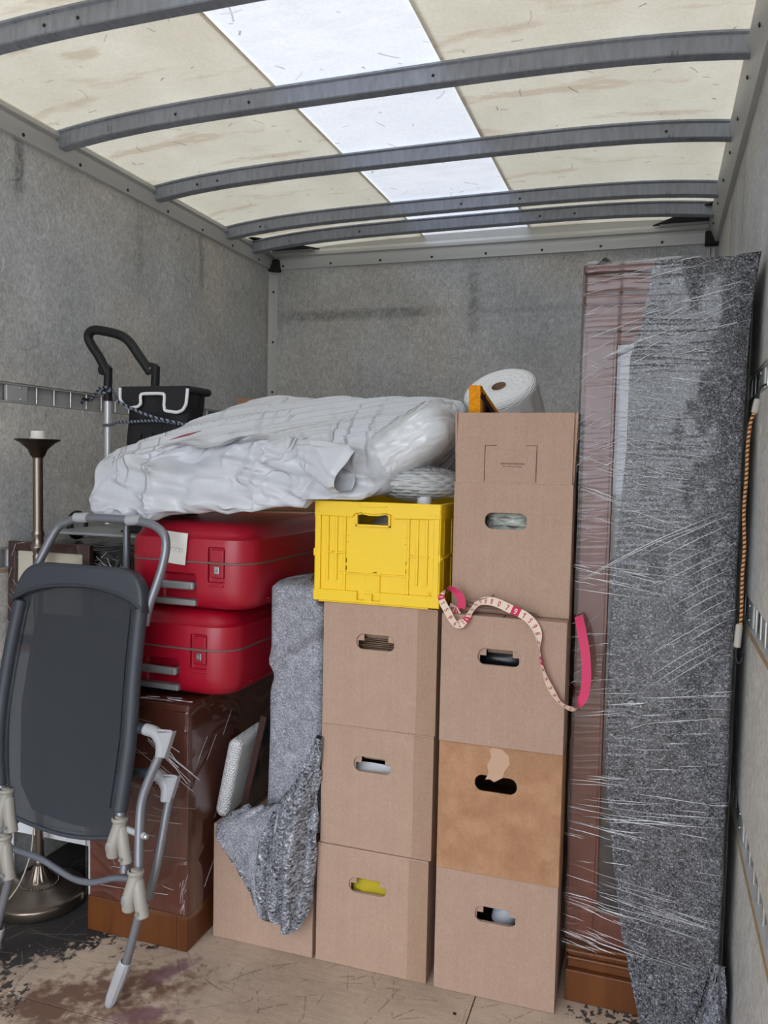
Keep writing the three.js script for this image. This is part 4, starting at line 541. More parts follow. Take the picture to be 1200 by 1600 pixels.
{
  // clear film over white pillow-like pad at the right end, resting on the crate
  const o = thing('film_wrapped_pillow', 'pillow-shaped pad wrapped in clear crinkled film, leaning on the open box', 'pillow');
  const mk = (k, amp, seed) => { const g = new THREE.SphereGeometry(1, 70, 50), p = g.attributes.position; for (let i = 0; i < p.count; i++) { const v = V().fromBufferAttribute(p, i); const e = 3.2, n = Math.pow(Math.abs(v.x) ** e + Math.abs(v.y) ** e + Math.abs(v.z) ** e, -1 / e); const w = n * (1 + (1 - Math.abs(fbm(v.x * 3 + v.y * 5 + 7, v.y * 2 - v.x * 4 + v.z * 3, seed, 3) - 0.5) * 4) * amp); p.setXYZ(i, v.x * w * 0.150 * k, v.y * w * 0.072 * k, v.z * w * 0.13 * k); } g.computeVertexNormals(); return buv(g.rotateZ(0.62)); };
  const a = part('pad', mk(0.93, 0.03, 5).translate(-0.590, 1.490, 1.385), MAT({ color: 0xd3d6da, roughness: 0.7 }), o), f = part('film_cover', mk(1.05, 0.09, 9).translate(-0.590, 1.490, 1.39), M.filmLoose, o, 'clear crinkled film');
  part('lower_pad', blobGeo(0.125, 0.052, 0.12, 44, 0.16).translate(-0.575, 1.385, 1.375), M.bubble, o);
  const R = rng(12), gs = []; for (let k = 0; k < 10; k++) { const t = R() * 2 - 1, s = R() * 2 - 1; const q = (u, w) => V(-0.590 + (u * 0.140 * Math.cos(0.62) - w * 0.07 * Math.sin(0.62)), 1.490 + (u * 0.140 * Math.sin(0.62) + w * 0.07 * Math.cos(0.62)), 1.39 + 0.135 * Math.pow(Math.max(0.02, 1 - Math.abs(u) ** 3.2 - Math.abs(w) ** 3.2), 1 / 3.2) + 0.004); const L = 0.08 + R() * 0.3; gs.push(new THREE.TubeGeometry(new THREE.CatmullRomCurve3([q(t * 0.85, s * 0.85), q(t * 0.85 + L * 0.4, s * 0.85 + L * 0.35), q(clamp(t * 0.85 + L * 0.8, -0.95, 0.95), clamp(s * 0.85 + L, -0.95, 0.95))]), 8, 0.0004 + R() * 0.0006, 4)); }
  part('film_pleats', join(gs), M.pleat, o).userData.kind = 'stuff';
}

// ------------------------------------------------------------------ grey blanket over the tall item and over the low box
{
  const b = thing('moving_blanket', 'light grey woven felt blanket draped over a tall narrow item and the low box', 'blanket');
  // wrapped upper part: loft round a narrow box, lightly slumped
  const prof = []; const ysec = 46, loopN = 72; const g = sheet(loopN, ysec, (u, v) => { const y = lerp(0.36, 1.104, v); const tt = v > 0.97 ? clamp(1 - (v - 0.97) / 0.03) : 1; const hw = (0.089 + sstep(0.75, 0.4, y) * 0.004) * lerp(0.0, 1, Math.pow(tt, 0.5)), hd = 0.13 * lerp(0.0, 1, Math.pow(tt, 0.5)), a = u * Math.PI * 2 - Math.PI * 0.75; const e = 7, cx = Math.cos(a), cz = Math.sin(a), k = Math.pow(Math.abs(cx) ** e + Math.abs(cz) ** e, -1 / e); const fold = (fbm(u * 10, y * 4, 5, 3) - 0.5) * 0.016 + 0.010 * Math.exp(-(((y - 0.98 + (u - 0.5) * 0.5) / 0.02) ** 2)) - 0.012 * Math.exp(-(((y - 0.93 + (u - 0.5) * 0.5) / 0.025) ** 2)); return V(Math.min(-0.896 + cx * k * (hw + Math.min(fold, 0.006) * 0.6), y > 1.03 ? -0.829 : 9), y - (1 - tt) * 0.004 + (fbm(u * 6, 3, 8, 2) - 0.5) * 0.01 * v, 1.375 + cz * k * (hd + fold)); }, 0, 0.75, 0.75);
  part('wrapped_cloth', g, M.feltLight, b);
  // loose lower part hanging over the box front in deep folds: furry side, turned-back flap and its thick edge
  const FL = [[0.105, -0.930], [0.13, -0.948], [0.22, -0.978], [0.33, -0.958], [0.44, -0.930], [0.48, -0.888], [0.56, -0.842], [0.66, -0.803]], FRt = [[0.105, -0.830], [0.14, -0.817], [0.30, -0.806], [0.42, -0.802], [0.66, -0.799]];
  const zl = (y) => 1.546 - sstep(0.36, 0.50, y) * 0.026;
  part('hanging_fold', sheet(80, 100, (u, v) => { const y0 = lerp(0.66, 0.105, v), x = lerp(smooth(FL, y0), smooth(FRt, y0), u), y = y0 + 0.022 * (1 - Math.sin(u * Math.PI)) * v; const d = (x + 0.80) / 0.14, open = sstep(0.05, 0.5, v); const fold = open * (0.020 * Math.sin(d * 8.5 - v * 2.0) + 0.010 * Math.sin(d * 19 + v * 5)) + (1 - open) * 0.006 * Math.sin(d * 20) + (fbm(u * 8, v * 9, 15, 3) - 0.5) * 0.018; return V(x, y, zl(y0) + 0.026 * Math.sin(Math.PI * u) * (0.4 + open) + fold + 0.012); }, 0.008, 0.18, 0.56), M.feltFur, b, 'furry reverse side of the blanket');
  const GL = [[0.13, -0.962], [0.20, -0.998], [0.28, -1.056], [0.345, -1.106], [0.39, -1.085], [0.43, -1.020], [0.452, -0.975]], GR = [[0.13, -0.950], [0.25, -0.955], [0.40, -0.915], [0.452, -0.910]];
  part('turned_back_flap', sheet(60, 70, (u, v) => { const y = lerp(0.452, 0.13, v), x = lerp(smooth(GL, y), smooth(GR, y), u); return V(x, y - (1 - v) * 0.02 * (1 - Math.sin(u * 2.6)), zl(y) + 0.010 + 0.022 * Math.sin(Math.PI * clamp(u + 0.1)) + 0.008 * Math.sin(u * 6 + v * 5) + (fbm(u * 5, v * 5, 25, 3) - 0.5) * 0.010); }, 0.007, 0.2, 0.34), M.feltLight, b, 'smooth woven side of the blanket');
  part('furry_edge', (() => { const g = tube([...GL].reverse().slice(1).map(([y, x]) => V(x + 0.004, y - 0.01, zl(y) + 0.012)).concat([V(-0.945, 0.118, 1.560)]), 0.0135, { n: 90, rad: 12 }), p = g.attributes.position, n = g.attributes.normal; for (let i = 0; i < p.count; i++) { const k = (fbm(p.getX(i) * 90, p.getY(i) * 90 + p.getZ(i) * 40, 6, 3) - 0.4) * 0.014; p.setXYZ(i, p.getX(i) + n.getX(i) * k, p.getY(i) + n.getY(i) * k, p.getZ(i) + n.getZ(i) * k); } return buv(g); })(), M.feltFur, b);
}
// framed panel and bubble-wrapped parcel leaning beside it on the low box
{
  const f = thing('dark_framed_panel', 'thin dark wooden framed panel in film, leaning between parcel and grey blanket', 'picture frame', [-1.098, 0.352, 1.42]); f.rotation.set(0, 0, -0.22);
  part('frame', buv(join(rbx(-0.004, 0.017, 0, 0.325, 0.02, 0.032, 0.002), rbx(-0.004, 0.017, 0.31, 0.325, -0.24, 0.02, 0.002), rbx(-0.004, 0.017, 0, 0.012, -0.24, 0.02, 0.002))), M.frameWood, f); part('panel', bx(0.0, 0.012, 0.012, 0.31, -0.24, 0.02), M.black, f);
  part('film', sheet(10, 20, (u, v) => V(0.0185 + 0.002 * Math.sin(v * 20), lerp(0, 0.32, v), lerp(0.034, -0.24, u)), 0, 0.3, 0.3), M.filmLoose, f);
  const p = thing('bubble_wrapped_parcel', 'slim parcel in white bubble wrap leaning on the low box beside the chest', 'parcel', [-1.139, 0.358, 1.41]); p.rotation.set(0, 0, -0.20);
  part('wrap', (() => { const g = new RoundedBoxGeometry(0.046, 0.25, 0.20, 8, 0.0225), q = g.attributes.position; for (let i = 0; i < q.count; i++) q.setX(i, q.getX(i) + (fbm(q.getY(i) * 20 + 5, q.getZ(i) * 20 + 5, 3, 3) - 0.5) * 0.010); g.computeVertexNormals(); return buv(g.translate(0.0, 0.125, 0), 0.12); })(), MAT({ color: 0xe4e6e8, roughness: 0.35, bumpMap: M.bubble.bumpMap, bumpScale: 0.003 }), p);
}

// ------------------------------------------------------------------ floor lamp
{
  const l = thing('floor_candlestick', 'tall brushed bronze candlestick with round base and saucer top, beside the left wall', 'candlestick', [-1.771, 0.0, 1.549]);
  part('base', lathe([[0, 0.001], [0.140, 0.001], [0.147, 0.006], [0.147, 0.030], [0.143, 0.036], [0.130, 0.041], [0.085, 0.054], [0.068, 0.058], [0.064, 0.062], [0.060, 0.060], [0.054, 0.066], [0.046, 0.068], [0.042, 0.074]], 64), M.bronze, l);
  part('fluted_stem_foot', (() => { const g = lathe([[0.042, 0.072], [0.034, 0.080], [0.024, 0.100], [0.018, 0.118], [0.017, 0.126], [0.021, 0.130], [0.017, 0.136], [0.014, 0.15]], 48), p = g.attributes.position; for (let i = 0; i < p.count; i++) { const a = Math.atan2(p.getZ(i), p.getX(i)), y = p.getY(i); if (y > 0.078 && y < 0.125) { const k = 1 + 0.07 * Math.sin(a * 14); p.setX(i, p.getX(i) * k); p.setZ(i, p.getZ(i) * k); } } g.computeVertexNormals(); return g; })(), M.bronze, l);
  part('beaded_ring', (() => { const gs = []; for (let k = 0; k < 40; k++) { const a = k / 40 * Math.PI * 2; gs.push(new THREE.SphereGeometry(0.0032, 6, 5).translate(0.058 * Math.cos(a), 0.064, 0.058 * Math.sin(a))); } return join(gs); })(), M.bronze, l);
  part('pole', lathe([[0.013, 0.15], [0.0135, 0.62], [0.0145, 1.0], [0.016, 1.115], [0.0175, 1.125], [0.0135, 1.131], [0.018, 1.140], [0.0235, 1.150], [0.0235, 1.156], [0.017, 1.165], [0.0155, 1.182], [0.0195, 1.192], [0.0195, 1.199], [0.0155, 1.206], [0.0155, 1.43], [0.017, 1.436]], 32), M.bronze, l);
  part('saucer', (() => { const g = lathe([[0.015, 1.435], [0.022, 1.443], [0.030, 1.462], [0.052, 1.482], [0.067, 1.490], [0.068, 1.494], [0.050, 1.490], [0.028, 1.480], [0.0, 1.478]], 72), p = g.attributes.position; for (let i = 0; i < p.count; i++) { const a = Math.atan2(p.getZ(i), p.getX(i)), r = Math.hypot(p.getX(i), p.getZ(i)); if (r > 0.018 && r < 0.066) p.setY(i, p.getY(i) + 0.0012 * Math.sin(a * 36)); } g.computeVertexNormals(); return g; })(), M.bronzeDark, l);
  part('candle_cup', lathe([[0, 1.480], [0.024, 1.480], [0.025, 1.497], [0.021, 1.500], [0.0205, 1.518], [0.017, 1.520], [0, 1.520]], 28), M.paper, l, 'white plastic cup');
  part('cable', tube([[0.012, 0.45, 0.016], [0.010, 0.30, 0.020], [-0.006, 0.24, 0.020], [-0.012, 0.17, 0.024], [-0.014, 0.10, 0.060], [-0.020, 0.06, 0.10], [-0.026, 0.042, 0.144], [-0.028, 0.012, 0.151]], 0.0024), MAT({ color: 0xc9b9a4, roughness: 0.4 }), l);
}

// ------------------------------------------------------------------ white dresser at the left wall and the things on it
{
  const d = thing('white_dresser', 'low white dresser with wooden top edge and thin legs, behind the candlestick', 'dresser');
  part('body', rbx(-1.945, -1.612, 0.185, 0.798, 0.92, 1.490, 0.003), M.white, d); part('top', buv(rbx(-1.947, -1.608, 0.798, 0.820, 0.91, 1.500, 0.003)), MAT({ color: 0xb98d64, roughness: 0.6 }), d, 'light wooden top');
  part('drawer_front', rbx(-1.940, -1.618, 0.225, 0.79, 1.491, 1.497, 0.002), M.white, d); part('lower_rail', rbx(-1.945, -1.612, 0.182, 0.222, 1.491, 1.499, 0.002), M.white, d);
  for (const [x, z] of [[-1.620, 1.49], [-1.935, 1.49], [-1.620, 0.93], [-1.935, 0.93]]) part('leg', straight([x, 0.0, z], [x, 0.186, z], 0.006), M.white, d);
}
{
  const f = thing('picture_frame', 'dark wooden picture frame with pale mat, wrapped in film at the left wall', 'picture frame', [-1.786, 0.8205, 1.472]); f.rotation.x = -0.02; const w = 0.162, h = 0.338, b = 0.030;
  const s = shapeOf([[-w, 0], [w, 0], [w, h], [-w, h]]), p = new THREE.Path(); [[-w + b, b], [-w + b, h - b], [w - b, h - b], [w - b, b]].forEach(([x, y], i) => i ? p.lineTo(x, y) : p.moveTo(x, y)); p.closePath(); s.holes.push(p);
  part('frame', buv(extrude(s, 0.022, 0.004)), M.frameWood, f); part('mat', bx(-w + b - 0.002, w - b + 0.002, b - 0.002, h - b + 0.002, 0.004, 0.008), MAT({ color: 0xd0c8b4, roughness: 0.9 }), f, 'pale cream mat'); part('mat_line', bx(-w + b, w - b, 0.138, 0.1395, 0.008, 0.0085), M.greyPlastic, f);
  part('film', sheet(24, 24, (u, v) => V(lerp(-w - 0.002, w + 0.002, u), lerp(0, h + 0.003, v), 0.025 + 0.003 * fbm(u * 9, v * 9, 4, 3)), 0, 0.3, 0.4), M.filmLoose, f, 'clear film');
  const R = rng(8), gs = []; for (let k = 0; k < 40; k++) { const x = -w + R() * w * 1.1, y = R() * h, L = 0.02 + R() * 0.07, a = R() < 0.7 ? -0.9 : 1.2; gs.push(new THREE.TubeGeometry(new THREE.LineCurve3(V(x, y, 0.029), V(clamp(x + L * Math.cos(a), -w, w), clamp(y + L * Math.sin(a), 0, h), 0.029)), 2, 0.0003 + R() * 0.0004, 4)); } part('film_pleats', join(gs), M.pleat, f).userData.kind = 'stuff';
  const k = thing('wrapped_black_case', 'black case wrapped in glossy clear film, between picture frame and red suitcases', 'case', [-1.70, 0.8205, 1.138]);
  part('case', rbx(-0.235, 0.212, 0, 0.316, -0.28, 0.30, 0.008), M.black, k); part('film', sheet(50, 30, (u, v) => { const s2 = u * 0.449; return V(-0.236 + s2, lerp(0, 0.319, v), 0.304 + (fbm(u * 9, v * 7, 14, 3)) * 0.012); }, 0, 0.6, 0.4), M.filmLoose, k, 'glossy clear film'); part('film_top', sheet(40, 40, (u, v) => V(lerp(-0.237, 0.214, u), 0.317 + fbm(u * 9, v * 9, 24, 3) * 0.003, lerp(0.31, -0.28, v)), 0, 0.5, 0.5), M.filmLoose, k);
  const gs2 = []; for (let q = 0; q < 60; q++) { const x = 0.06 + R() * 0.14, y = 0.10 + R() * 0.2, L = 0.01 + R() * 0.05, a = R() * 3.1; gs2.push(new THREE.TubeGeometry(new THREE.LineCurve3(V(x, y, 0.316), V(clamp(x + L * Math.cos(a), 0.02, 0.213), clamp(y + L * Math.sin(a), 0, 0.318), 0.316)), 2, 0.0004 + R() * 0.0006, 4)); } part('film_pleats', join(gs2), M.pleat, k).userData.kind = 'stuff';
}

{ const p = thing('metal_pole', 'thin grey metal pole standing between the black case and the red suitcases', 'pole', [-1.494, 0.7335, 1.475]); part('tube', lathe([[0, 0], [0.0115, 0], [0.0115, 0.49], [0.009, 0.494], [0, 0.494]], 20).translate(0, 0.006, 0), M.greyTube, p); part('foot', lathe([[0, 0], [0.014, 0], [0.014, 0.03], [0.0115, 0.032]], 20).translate(0, 0.006, 0), M.black, p); }

// ------------------------------------------------------------------ shopping trolley tied to the wall rail
{
  const t = thing('shopping_trolley', 'black nylon shopping trolley with white piping, tied to the left wall rail', 'trolley');
  const pz = 1.15, alu = MAT({ color: 0xcfd0d3, roughness: 0.35, metalness: 0.35 });
  for (const x of [-1.811, -1.612]) part('frame_pole', straight([x, 1.20, pz], [x, 1.655, pz], 0.013, 16), alu, t, 'silver aluminium pole');
  for (const x of [-1.811, -1.612]) { part('pole_sleeve', straight([x, 1.645, pz], [x, 1.715, pz + 0.002], 0.015, 16), M.black, t); part('hinge_knuckle', join(new THREE.CylinderGeometry(0.021, 0.021, 0.026, 20).rotateX(Math.PI / 2).translate(x - 0.010, 1.757, pz + 0.004), straight([x, 1.705, pz], [x + 0.004, 1.765, pz + 0.004], 0.015, 14)), M.black, t); part('bolt', new THREE.SphereGeometry(0.004, 8, 6).translate(x - 0.010, 1.757, pz + 0.018), M.silver, t); }
  part('handle', tube([[-1.812, 1.745, pz + 0.004], [-1.838, 1.800, pz + 0.012], [-1.868, 1.848, pz + 0.022], [-1.874, 1.876, pz + 0.028], [-1.856, 1.893, pz + 0.03], [-1.820, 1.893, pz + 0.03], [-1.745, 1.876, pz + 0.028], [-1.705, 1.852, pz + 0.024], [-1.668, 1.800, pz + 0.014], [-1.630, 1.745, pz + 0.004]], 0.0165, { n: 90, rad: 14 }), M.black, t, 'padded black handle');
  // bag body tapering downwards
  const bag = part('bag', sheet(80, 40, (u, v) => { const y = lerp(1.19, 1.660, v), a = u * Math.PI * 2, e = 5, cx = Math.cos(a), cz = Math.sin(a), k = Math.pow(Math.abs(cx) ** e + Math.abs(cz) ** e, -1 / e), hw = lerp(0.110, 0.126, v), hd = lerp(0.085, 0.065, v); const w = (fbm(u * 12, v * 3, 4, 3) - 0.5) * 0.016; return V(lerp(-1.545, -1.512, v) + cx * k * (hw + w), y, 1.225 + cz * k * (hd + w)); }, 0, 1, 0.5), M.nylon, t);
  part('bag_bottom', rbx(-1.655, -1.435, 1.186, 1.194, 1.12, 1.29, 0.004), M.nylon, bag);
  // lid with overhanging front flap cut out in the middle, edged with white piping
  part('lid', rbx(-1.648, -1.376, 1.656, 1.682, 1.16, 1.304, 0.012, 4), M.nylon, t);
  const fl = [[-1.772, 1.660], [-1.772, 1.622], [-1.755, 1.602], [-1.725, 1.590], [-1.685, 1.594], [-1.668, 1.605], [-1.664, 1.638], [-1.555, 1.638], [-1.552, 1.600], [-1.545, 1.580], [-1.490, 1.574], [-1.462, 1.582], [-1.445, 1.604], [-1.438, 1.655]];
  const nearer = ([x, y]) => [0.077 + (x - 0.077) * 0.94, 1.437 + (y - 1.437) * 0.94], off = V(0, 0, 1.302), flp = fl.map(([x, y]) => [-1.642 + (x + 1.772) / 0.334 * 0.260, 1.437 + (y - 1.437) * 0.94 + 0.028]);
  part('lid_flap', extrude(shapeOf([...flp, [-1.382, 1.680], [-1.642, 1.680]]), 0.006, 0.001).translate(off.x, off.y, off.z), M.nylon, t);
  part('piping', tube(flp.map(([x, y]) => V(x, y, off.z + 0.006)), 0.0056, { n: 140, tension: 0.25, rad: 8 }), M.white, t, 'white piping');
  part('loop', tube([[-1.57, 1.525, 1.293], [-1.57, 1.508, 1.300], [-1.548, 1.500, 1.302], [-1.526, 1.508, 1.300], [-1.526, 1.525, 1.293]], 0.004), M.black, t);
  part('base_plate', rbx(-1.90, -1.44, 1.176, 1.186, 1.10, 1.36, 0.004), M.lightPlastic, t, 'pale base plate');
  for (const x of [-1.905, -1.535]) { const w = part('wheel', new THREE.TorusGeometry(0.040, 0.013, 12, 28).rotateY(Math.PI / 2).translate(x, 1.1955, 1.20), M.black, t); part('hub', new THREE.CylinderGeometry(0.028, 0.028, 0.012, 20).rotateZ(Math.PI / 2).translate(x, 1.1955, 1.20), M.lightPlastic, w); }
  // rope
  const cv = tex(128, 32, (u, v) => { const q = (u * 3 + v) % 1; return q < 0.42 ? [0.09, 0.10, 0.13] : [0.50, 0.54, 0.60]; }); cv.repeat.set(14, 1);
  const rm = MAT({ map: cv, roughness: 0.9 });
  const r = thing('rope', 'dark blue and grey cord tying the black trolley to the wall rail', 'rope');
  part('tie', tube([[-1.944, 1.650, 1.12], [-1.90, 1.652, 1.13], [-1.865, 1.672, 1.15], [-1.835, 1.690, 1.164], [-1.800, 1.692, 1.170], [-1.790, 1.680, 1.168], [-1.815, 1.672, 1.170], [-1.832, 1.680, 1.160], [-1.812, 1.686, 1.130], [-1.79, 1.682, 1.15], [-1.73, 1.662, 1.22], [-1.655, 1.635, 1.315], [-1.58, 1.603, 1.322], [-1.50, 1.577, 1.322], [-1.40, 1.556, 1.302], [-1.368, 1.551, 1.25]], 0.005, { n: 200 }), rm, r);
  part('waist_loop', tube([[-1.826, 1.556, 1.15], [-1.815, 1.557, 1.166], [-1.74, 1.557, 1.22], [-1.66, 1.560, 1.304], [-1.60, 1.562, 1.311], [-1.50, 1.566, 1.312], [-1.44, 1.560, 1.310], [-1.385, 1.553, 1.298], [-1.362, 1.551, 1.24]], 0.005, { n: 120 }), rm, r);
  part('hook', tube([[-1.950, 1.640, 1.12], [-1.944, 1.655, 1.12], [-1.93, 1.654, 1.125], [-1.905, 1.652, 1.13]], 0.005), M.black, r, 'black hook');
}

// ------------------------------------------------------------------ folding lounger
{
  const c = thing('folding_lounger', 'folded grey garden lounger with dark mesh fabric, leaning on the red suitcases', 'garden chair');
  const S = 0.2, nl = Math.hypot(1, S), B = new THREE.Matrix4().makeBasis(V(1, 0, 0), V(0, 1, -S).divideScalar(nl), V(0, S, 1).divideScalar(nl)).setPosition(0, 0, 1.93);
  const on = (x, y, o = 0) => V(x, y + o * S / nl, 1.93 - S * y + o / nl); // point on the chair's leaning plane, o in front of it
  const P = (l, o = 0) => l.map(([x, y, q]) => on(x, y, q ?? o));
  part('back_frame', tube(P([[-1.668, 1.00], [-1.659, 1.079], [-1.602, 1.217], [-1.560, 1.252], [-1.505, 1.264], [-1.419, 1.267], [-1.315, 1.263], [-1.255, 1.250], [-1.219, 1.215], [-1.220, 1.141], [-1.249, 1.026], [-1.254, 0.98]], -0.012), 0.0125, { n: 120, rad: 14 }), M.greyTube, c, 'grey steel tube bow');
  for (const [a, b] of [[-1.532, -1.492], [-1.352, -1.312]]) part('tube_collar', tube(P([[a, 1.2645], [b, 1.267]], -0.012), 0.0152, { rad: 14 }), M.lightPlastic, c, 'pale plastic collar');
  const LX = [[0.42, -1.585], [0.507, -1.654], [0.722, -1.688], [0.885, -1.683], [1.02, -1.672], [1.1, -1.66]], RX = [[0.42, -1.245], [0.497, -1.25], [0.686, -1.247], [0.854, -1.257], [1.025, -1.261], [1.1, -1.27]];
  const fab = (o, y0, y1, ins, sag) => sheet(40, 60, (u, v) => { const y = lerp(y0, y1, v) - (1 - v) * 0.02 * Math.sin(u * Math.PI), x = lerp(smooth(LX, y) + ins, smooth(RX, y) - ins, u); return on(x, y, o - sag * Math.sin(u * Math.PI) * Math.sin(v * Math.PI)); }, 0.0015, 0.42, y1 - y0);
  part('backrest_fabric', fab(0.006, 0.425, 1.10, 0.006, 0.012), M.mesh, c, 'dark grey see-through mesh'); part('seat_fabric', fab(-0.050, 0.44, 0.985, 0.02, 0.006), M.mesh, c, 'second mesh layer folded behind');
  part('hem', tube(P([[-1.59, 0.428], [-1.50, 0.414], [-1.42, 0.408], [-1.34, 0.412], [-1.245, 0.428]], 0.006), 0.006), M.vinyl, c);
  // side sleeves over the frame tubes
  const sl = [[-1.672, 1.015], [-1.683, 0.885], [-1.688, 0.722], [-1.676, 0.60], [-1.654, 0.507]], sr = [[-1.261, 1.02], [-1.257, 0.854], [-1.247, 0.686], [-1.248, 0.58], [-1.250, 0.497]];
  part('side_sleeve', tube(P(sl, 0.006), 0.0195, { n: 60, rad: 14 }), M.vinyl, c); part('side_sleeve', tube(P(sr, 0.006), 0.0195, { n: 60, rad: 14 }), M.vinyl, c);
  for (const [l, s] of [[sl, 1], [sr, -1]]) part('stitch_seam', tube(P(l.map(([x, y]) => [x + s * 0.032, y]), 0.0075), 0.0016, { n: 50, rad: 6 }), M.black, c);
  // head pocket
  const hs = new THREE.Shape(); hs.moveTo(-1.692, 1.012 * nl); hs.bezierCurveTo(-1.672, 1.10 * nl, -1.655, 1.128 * nl, -1.585, 1.131 * nl); hs.lineTo(-1.345, 1.131 * nl); hs.bezierCurveTo(-1.275, 1.128 * nl, -1.245, 1.10 * nl, -1.240, 1.012 * nl); hs.bezierCurveTo(-1.30, 1.05 * nl, -1.38, 1.066 * nl, -1.46, 1.066 * nl); hs.bezierCurveTo(-1.56, 1.066 * nl, -1.63, 1.05 * nl, -1.692, 1.012 * nl);
  const hp = part('head_pocket', extrude(hs, 0.046, 0.012, 16).translate(0, 0, -0.016).applyMatrix4(B), M.vinyl, c, 'smooth dark grey head pocket'); part('pocket_hem', tube(P([[-1.690, 1.017], [-1.62, 1.050], [-1.54, 1.066], [-1.46, 1.071], [-1.38, 1.070], [-1.30, 1.054], [-1.242, 1.018]], 0.0285), 0.0035, { n: 50 }), M.vinyl, hp);
  // frame ends and beige joints
  const joint = (x, y, o, flip) => { const g = part('joint', join(lathe([[0.0185, 0.030], [0.0215, 0.034], [0.0215, 0.040], [0.018, 0.042]], 20).applyMatrix4(new THREE.Matrix4().setPosition(on(x, y, o))), tube([on(x, y + 0.036, o), on(x - 0.004, y + 0.005, o + 0.004), on(x - 0.010, y - 0.030, o + 0.008), on(x - 0.012, y - 0.058, o)], 0.0185, { rad: 14 }), tube([on(x + 0.004, y + 0.012, o), on(x + 0.020, y - 0.03, o + 0.004), on(x + 0.032, y - 0.070, o)], 0.0165, { rad: 14 })), M.beige, c, 'beige plastic joint'); part('joint_slot', new THREE.SphereGeometry(0.011, 12, 8).scale(0.8, 1.5, 0.4).translate(...on(x - 0.016, y - 0.036, o + 0.022).toArray()), M.greyPlastic, g); part('rivet', new THREE.CylinderGeometry(0.005, 0.005, 0.05, 12).rotateX(Math.PI / 2).translate(...on(x + 0.026, y - 0.055, o).toArray()), M.silver, g); };
  joint(-1.620, 0.462, 0.01); joint(-1.240, 0.442, 0.01); joint(-1.598, 0.345, 0.02); joint(-1.166, 0.325, 0.02);
  part('tube_stub', tube(P([[-1.654, 0.51], [-1.632, 0.47]], 0.006), 0.014), M.greyTube, c); part('tube_stub', tube(P([[-1.250, 0.50], [-1.243, 0.46]], 0.006), 0.014), M.greyTube, c);
  part('tube_stub', tube(P([[-1.222, 0.40], [-1.214, 0.375], [-1.212, 0.348]], 0.01), 0.0125), M.greyTube, c);
  part('tube_stub', tube(P([[-1.608, 0.42], [-1.605, 0.36]], 0.01), 0.013), M.greyTube, c);
  // right arm and leg: corner bracket, bent tube, lower leg with ribbed ferrule
  part('front_leg', tube(P([[-1.140, 0.665], [-1.151, 0.645], [-1.178, 0.57], [-1.188, 0.514], [-1.182, 0.43], [-1.171, 0.345]], 0.004), 0.0125, { n: 50, rad: 14 }), M.greyTube, c);
  part('rear_leg', tube(P([[-1.145, 0.53], [-1.150, 0.48], [-1.160, 0.36], [-1.175, 0.27]], -0.062), 0.0115, { n: 40, rad: 14 }), M.greyTube, c);
  const bracket = (x, y, o) => { const g = part('corner_bracket', join(tube(P([[x - 0.062, y, o], [x - 0.030, y - 0.006, o], [x - 0.008, y - 0.030, o], [x - 0.004, y - 0.062, o]]), 0.0165, { n: 30, rad: 14 }), extrude(shapeOf([[-0.026, -0.004], [0.028, 0.006], [0.012, -0.066], [-0.004, -0.066]]), 0.024, 0.004).translate(0, 0, -0.012).applyMatrix4(new THREE.Matrix4().makeBasis(V(1, 0, 0), V(0, 1, -S).divideScalar(nl), V(0, S, 1).divideScalar(nl)).setPosition(on(x, y, o)))), M.lightPlastic, c, 'light grey plastic corner bracket'); part('bracket_lip', tube(P([[x - 0.020, y + 0.004, o + 0.013], [x + 0.028, y + 0.006, o + 0.013], [x + 0.012, y - 0.062, o + 0.013]]), 0.003, { tension: 0.05 }), M.lightPlastic, g); };
  bracket(-1.140, 0.710, 0.004); bracket(-1.150, 0.585, -0.062);
  part('arm_tube', straight(on(-1.200, 0.710, 0.004), on(-1.262, 0.704, -0.02), 0.0145), M.vinyl, c); part('arm_tube', straight(on(-1.210, 0.585, -0.062), on(-1.270, 0.578, -0.07), 0.0135), M.vinyl, c);
  part('pivot_pin', straight(on(-1.165, 0.443, 0.004), on(-1.225, 0.452, 0.004), 0.009), M.lightPlastic, c); part('bolt_head', new THREE.SphereGeometry(0.009, 12, 8).translate(...on(-1.163, 0.442, 0.004).toArray()), M.silver, c);
  part('lower_leg', tube([V(-1.140, 0.285, 1.897), V(-1.186, 0.117, 1.903), V(-1.226, 0.02, 1.905)], 0.0115, { rad: 14 }), M.greyTube, c);
  part('lower_leg', tube([V(-1.572, 0.30, 1.88), V(-1.610, 0.14, 1.893), V(-1.642, 0.02, 1.90)], 0.0115, { rad: 14 }), M.greyTube, c);
  const fer = (a, b) => { const d = b.clone().sub(a), g = lathe([[0.0125, 0], [0.0165, 0.003], [0.0175, 0.02], [0.0155, 0.118], [0.013, 0.126], [0.0135, 0.130], [0.011, 0.138], [0, 0.141]], 40), p = g.attributes.position; for (let i = 0; i < p.count; i++) { const q = Math.atan2(p.getZ(i), p.getX(i)), y = p.getY(i); if (y > 0.004 && y < 0.12) { const k = 1 + 0.05 * Math.sin(q * 10); p.setX(i, p.getX(i) * k); p.setZ(i, p.getZ(i) * k); } } g.computeVertexNormals(); g.applyQuaternion(new THREE.Quaternion().setFromUnitVectors(V(0, 1, 0), d.normalize())); return g.translate(a.x, a.y, a.z); };
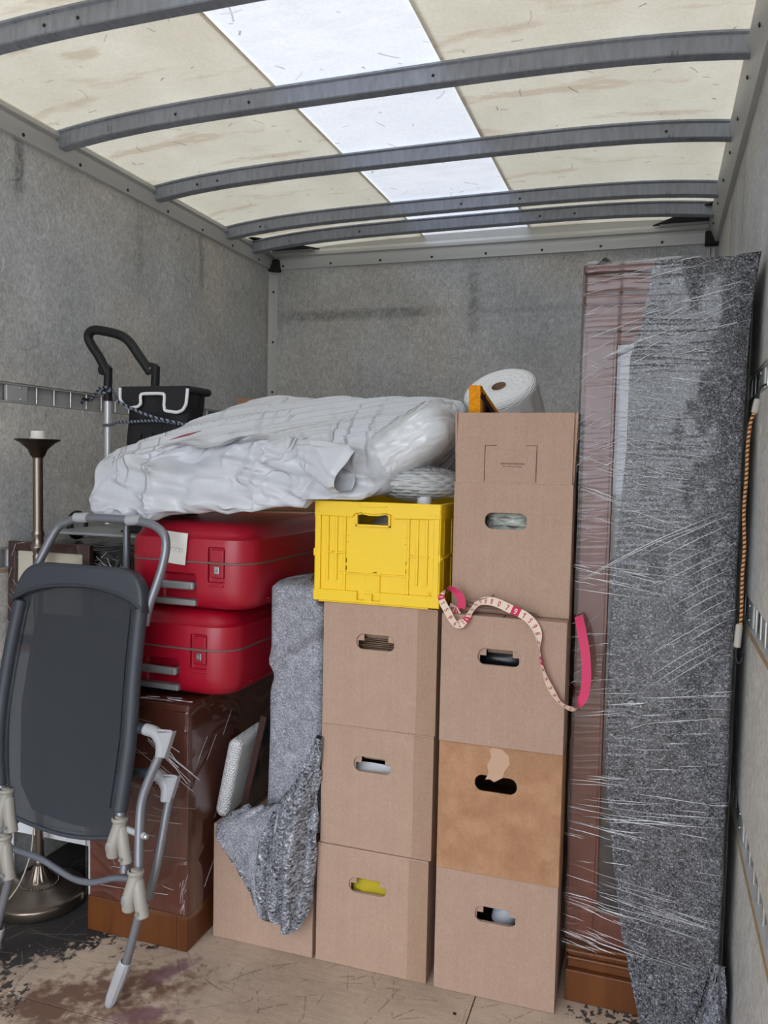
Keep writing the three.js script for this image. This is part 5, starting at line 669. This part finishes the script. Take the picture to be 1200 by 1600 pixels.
  part('foot_ferrule', fer(V(-1.184, 0.131, 1.9025), V(-1.232, 0.005, 1.905)), M.lightPlastic, c, 'ribbed light grey plastic foot'); part('foot_ferrule', fer(V(-1.606, 0.131, 1.8925), V(-1.648, 0.005, 1.90)), M.lightPlastic, c, 'ribbed light grey plastic foot');
  part('cross_tube', tube([[-1.585, 0.350, 1.868], [-1.573, 0.347, 1.868], [-1.488, 0.338, 1.870], [-1.43, 0.322, 1.873], [-1.377, 0.307, 1.876], [-1.335, 0.304, 1.877], [-1.295, 0.310, 1.876], [-1.238, 0.330, 1.873], [-1.165, 0.338, 1.870]], 0.0085, { n: 80, rad: 12 }), MAT({ color: 0x666a73, roughness: 0.4, metalness: 0.2 }), c);
}

// ------------------------------------------------------------------ bungee cord on the right wall
{
  const bt = tex(128, 32, (u, v) => { const q = (u * 3 + v) % 1; return q < 0.36 ? [0.10, 0.06, 0.05] : [0.80, 0.58, 0.38]; }); bt.repeat.set(16, 1);
  const b = thing('bungee_cord', 'orange and black elastic cord with grey ends hanging by the wardrobe', 'cord');
  part('cord', tube([[0.2860, 1.575, 1.62], [0.2770, 1.55, 1.62], [0.2730, 1.492, 1.62], [0.2735, 1.433, 1.62], [0.2715, 1.344, 1.62], [0.2760, 1.27, 1.62], [0.2745, 1.196, 1.62], [0.2760, 1.106, 1.62], [0.2735, 1.075, 1.62]], 0.0040, { n: 120 }), MAT({ map: bt, roughness: 0.85 }), b);
  part('end_sleeve', tube([[0.2730, 1.085, 1.62], [0.2715, 1.06, 1.62], [0.2700, 1.035, 1.62]], 0.0078), MAT({ color: 0xb3aea4, roughness: 0.8 }), b, 'frayed pale end'); part('end_sleeve', tube([[0.2840, 1.572, 1.62], [0.2890, 1.60, 1.62]], 0.0078), MAT({ color: 0xb3aea4, roughness: 0.8 }), b, 'frayed pale end');
  part('hook', tube([[0.2695, 1.037, 1.62], [0.2685, 1.015, 1.62], [0.2720, 0.998, 1.622], [0.2790, 1.000, 1.622], [0.2830, 1.012, 1.622]], 0.0026), M.black, b); part('hook', tube([[0.2895, 1.60, 1.62], [0.2925, 1.625, 1.62], [0.3050, 1.635, 1.62]], 0.0026), M.black, b);
}

renderer.render(scene, camera);
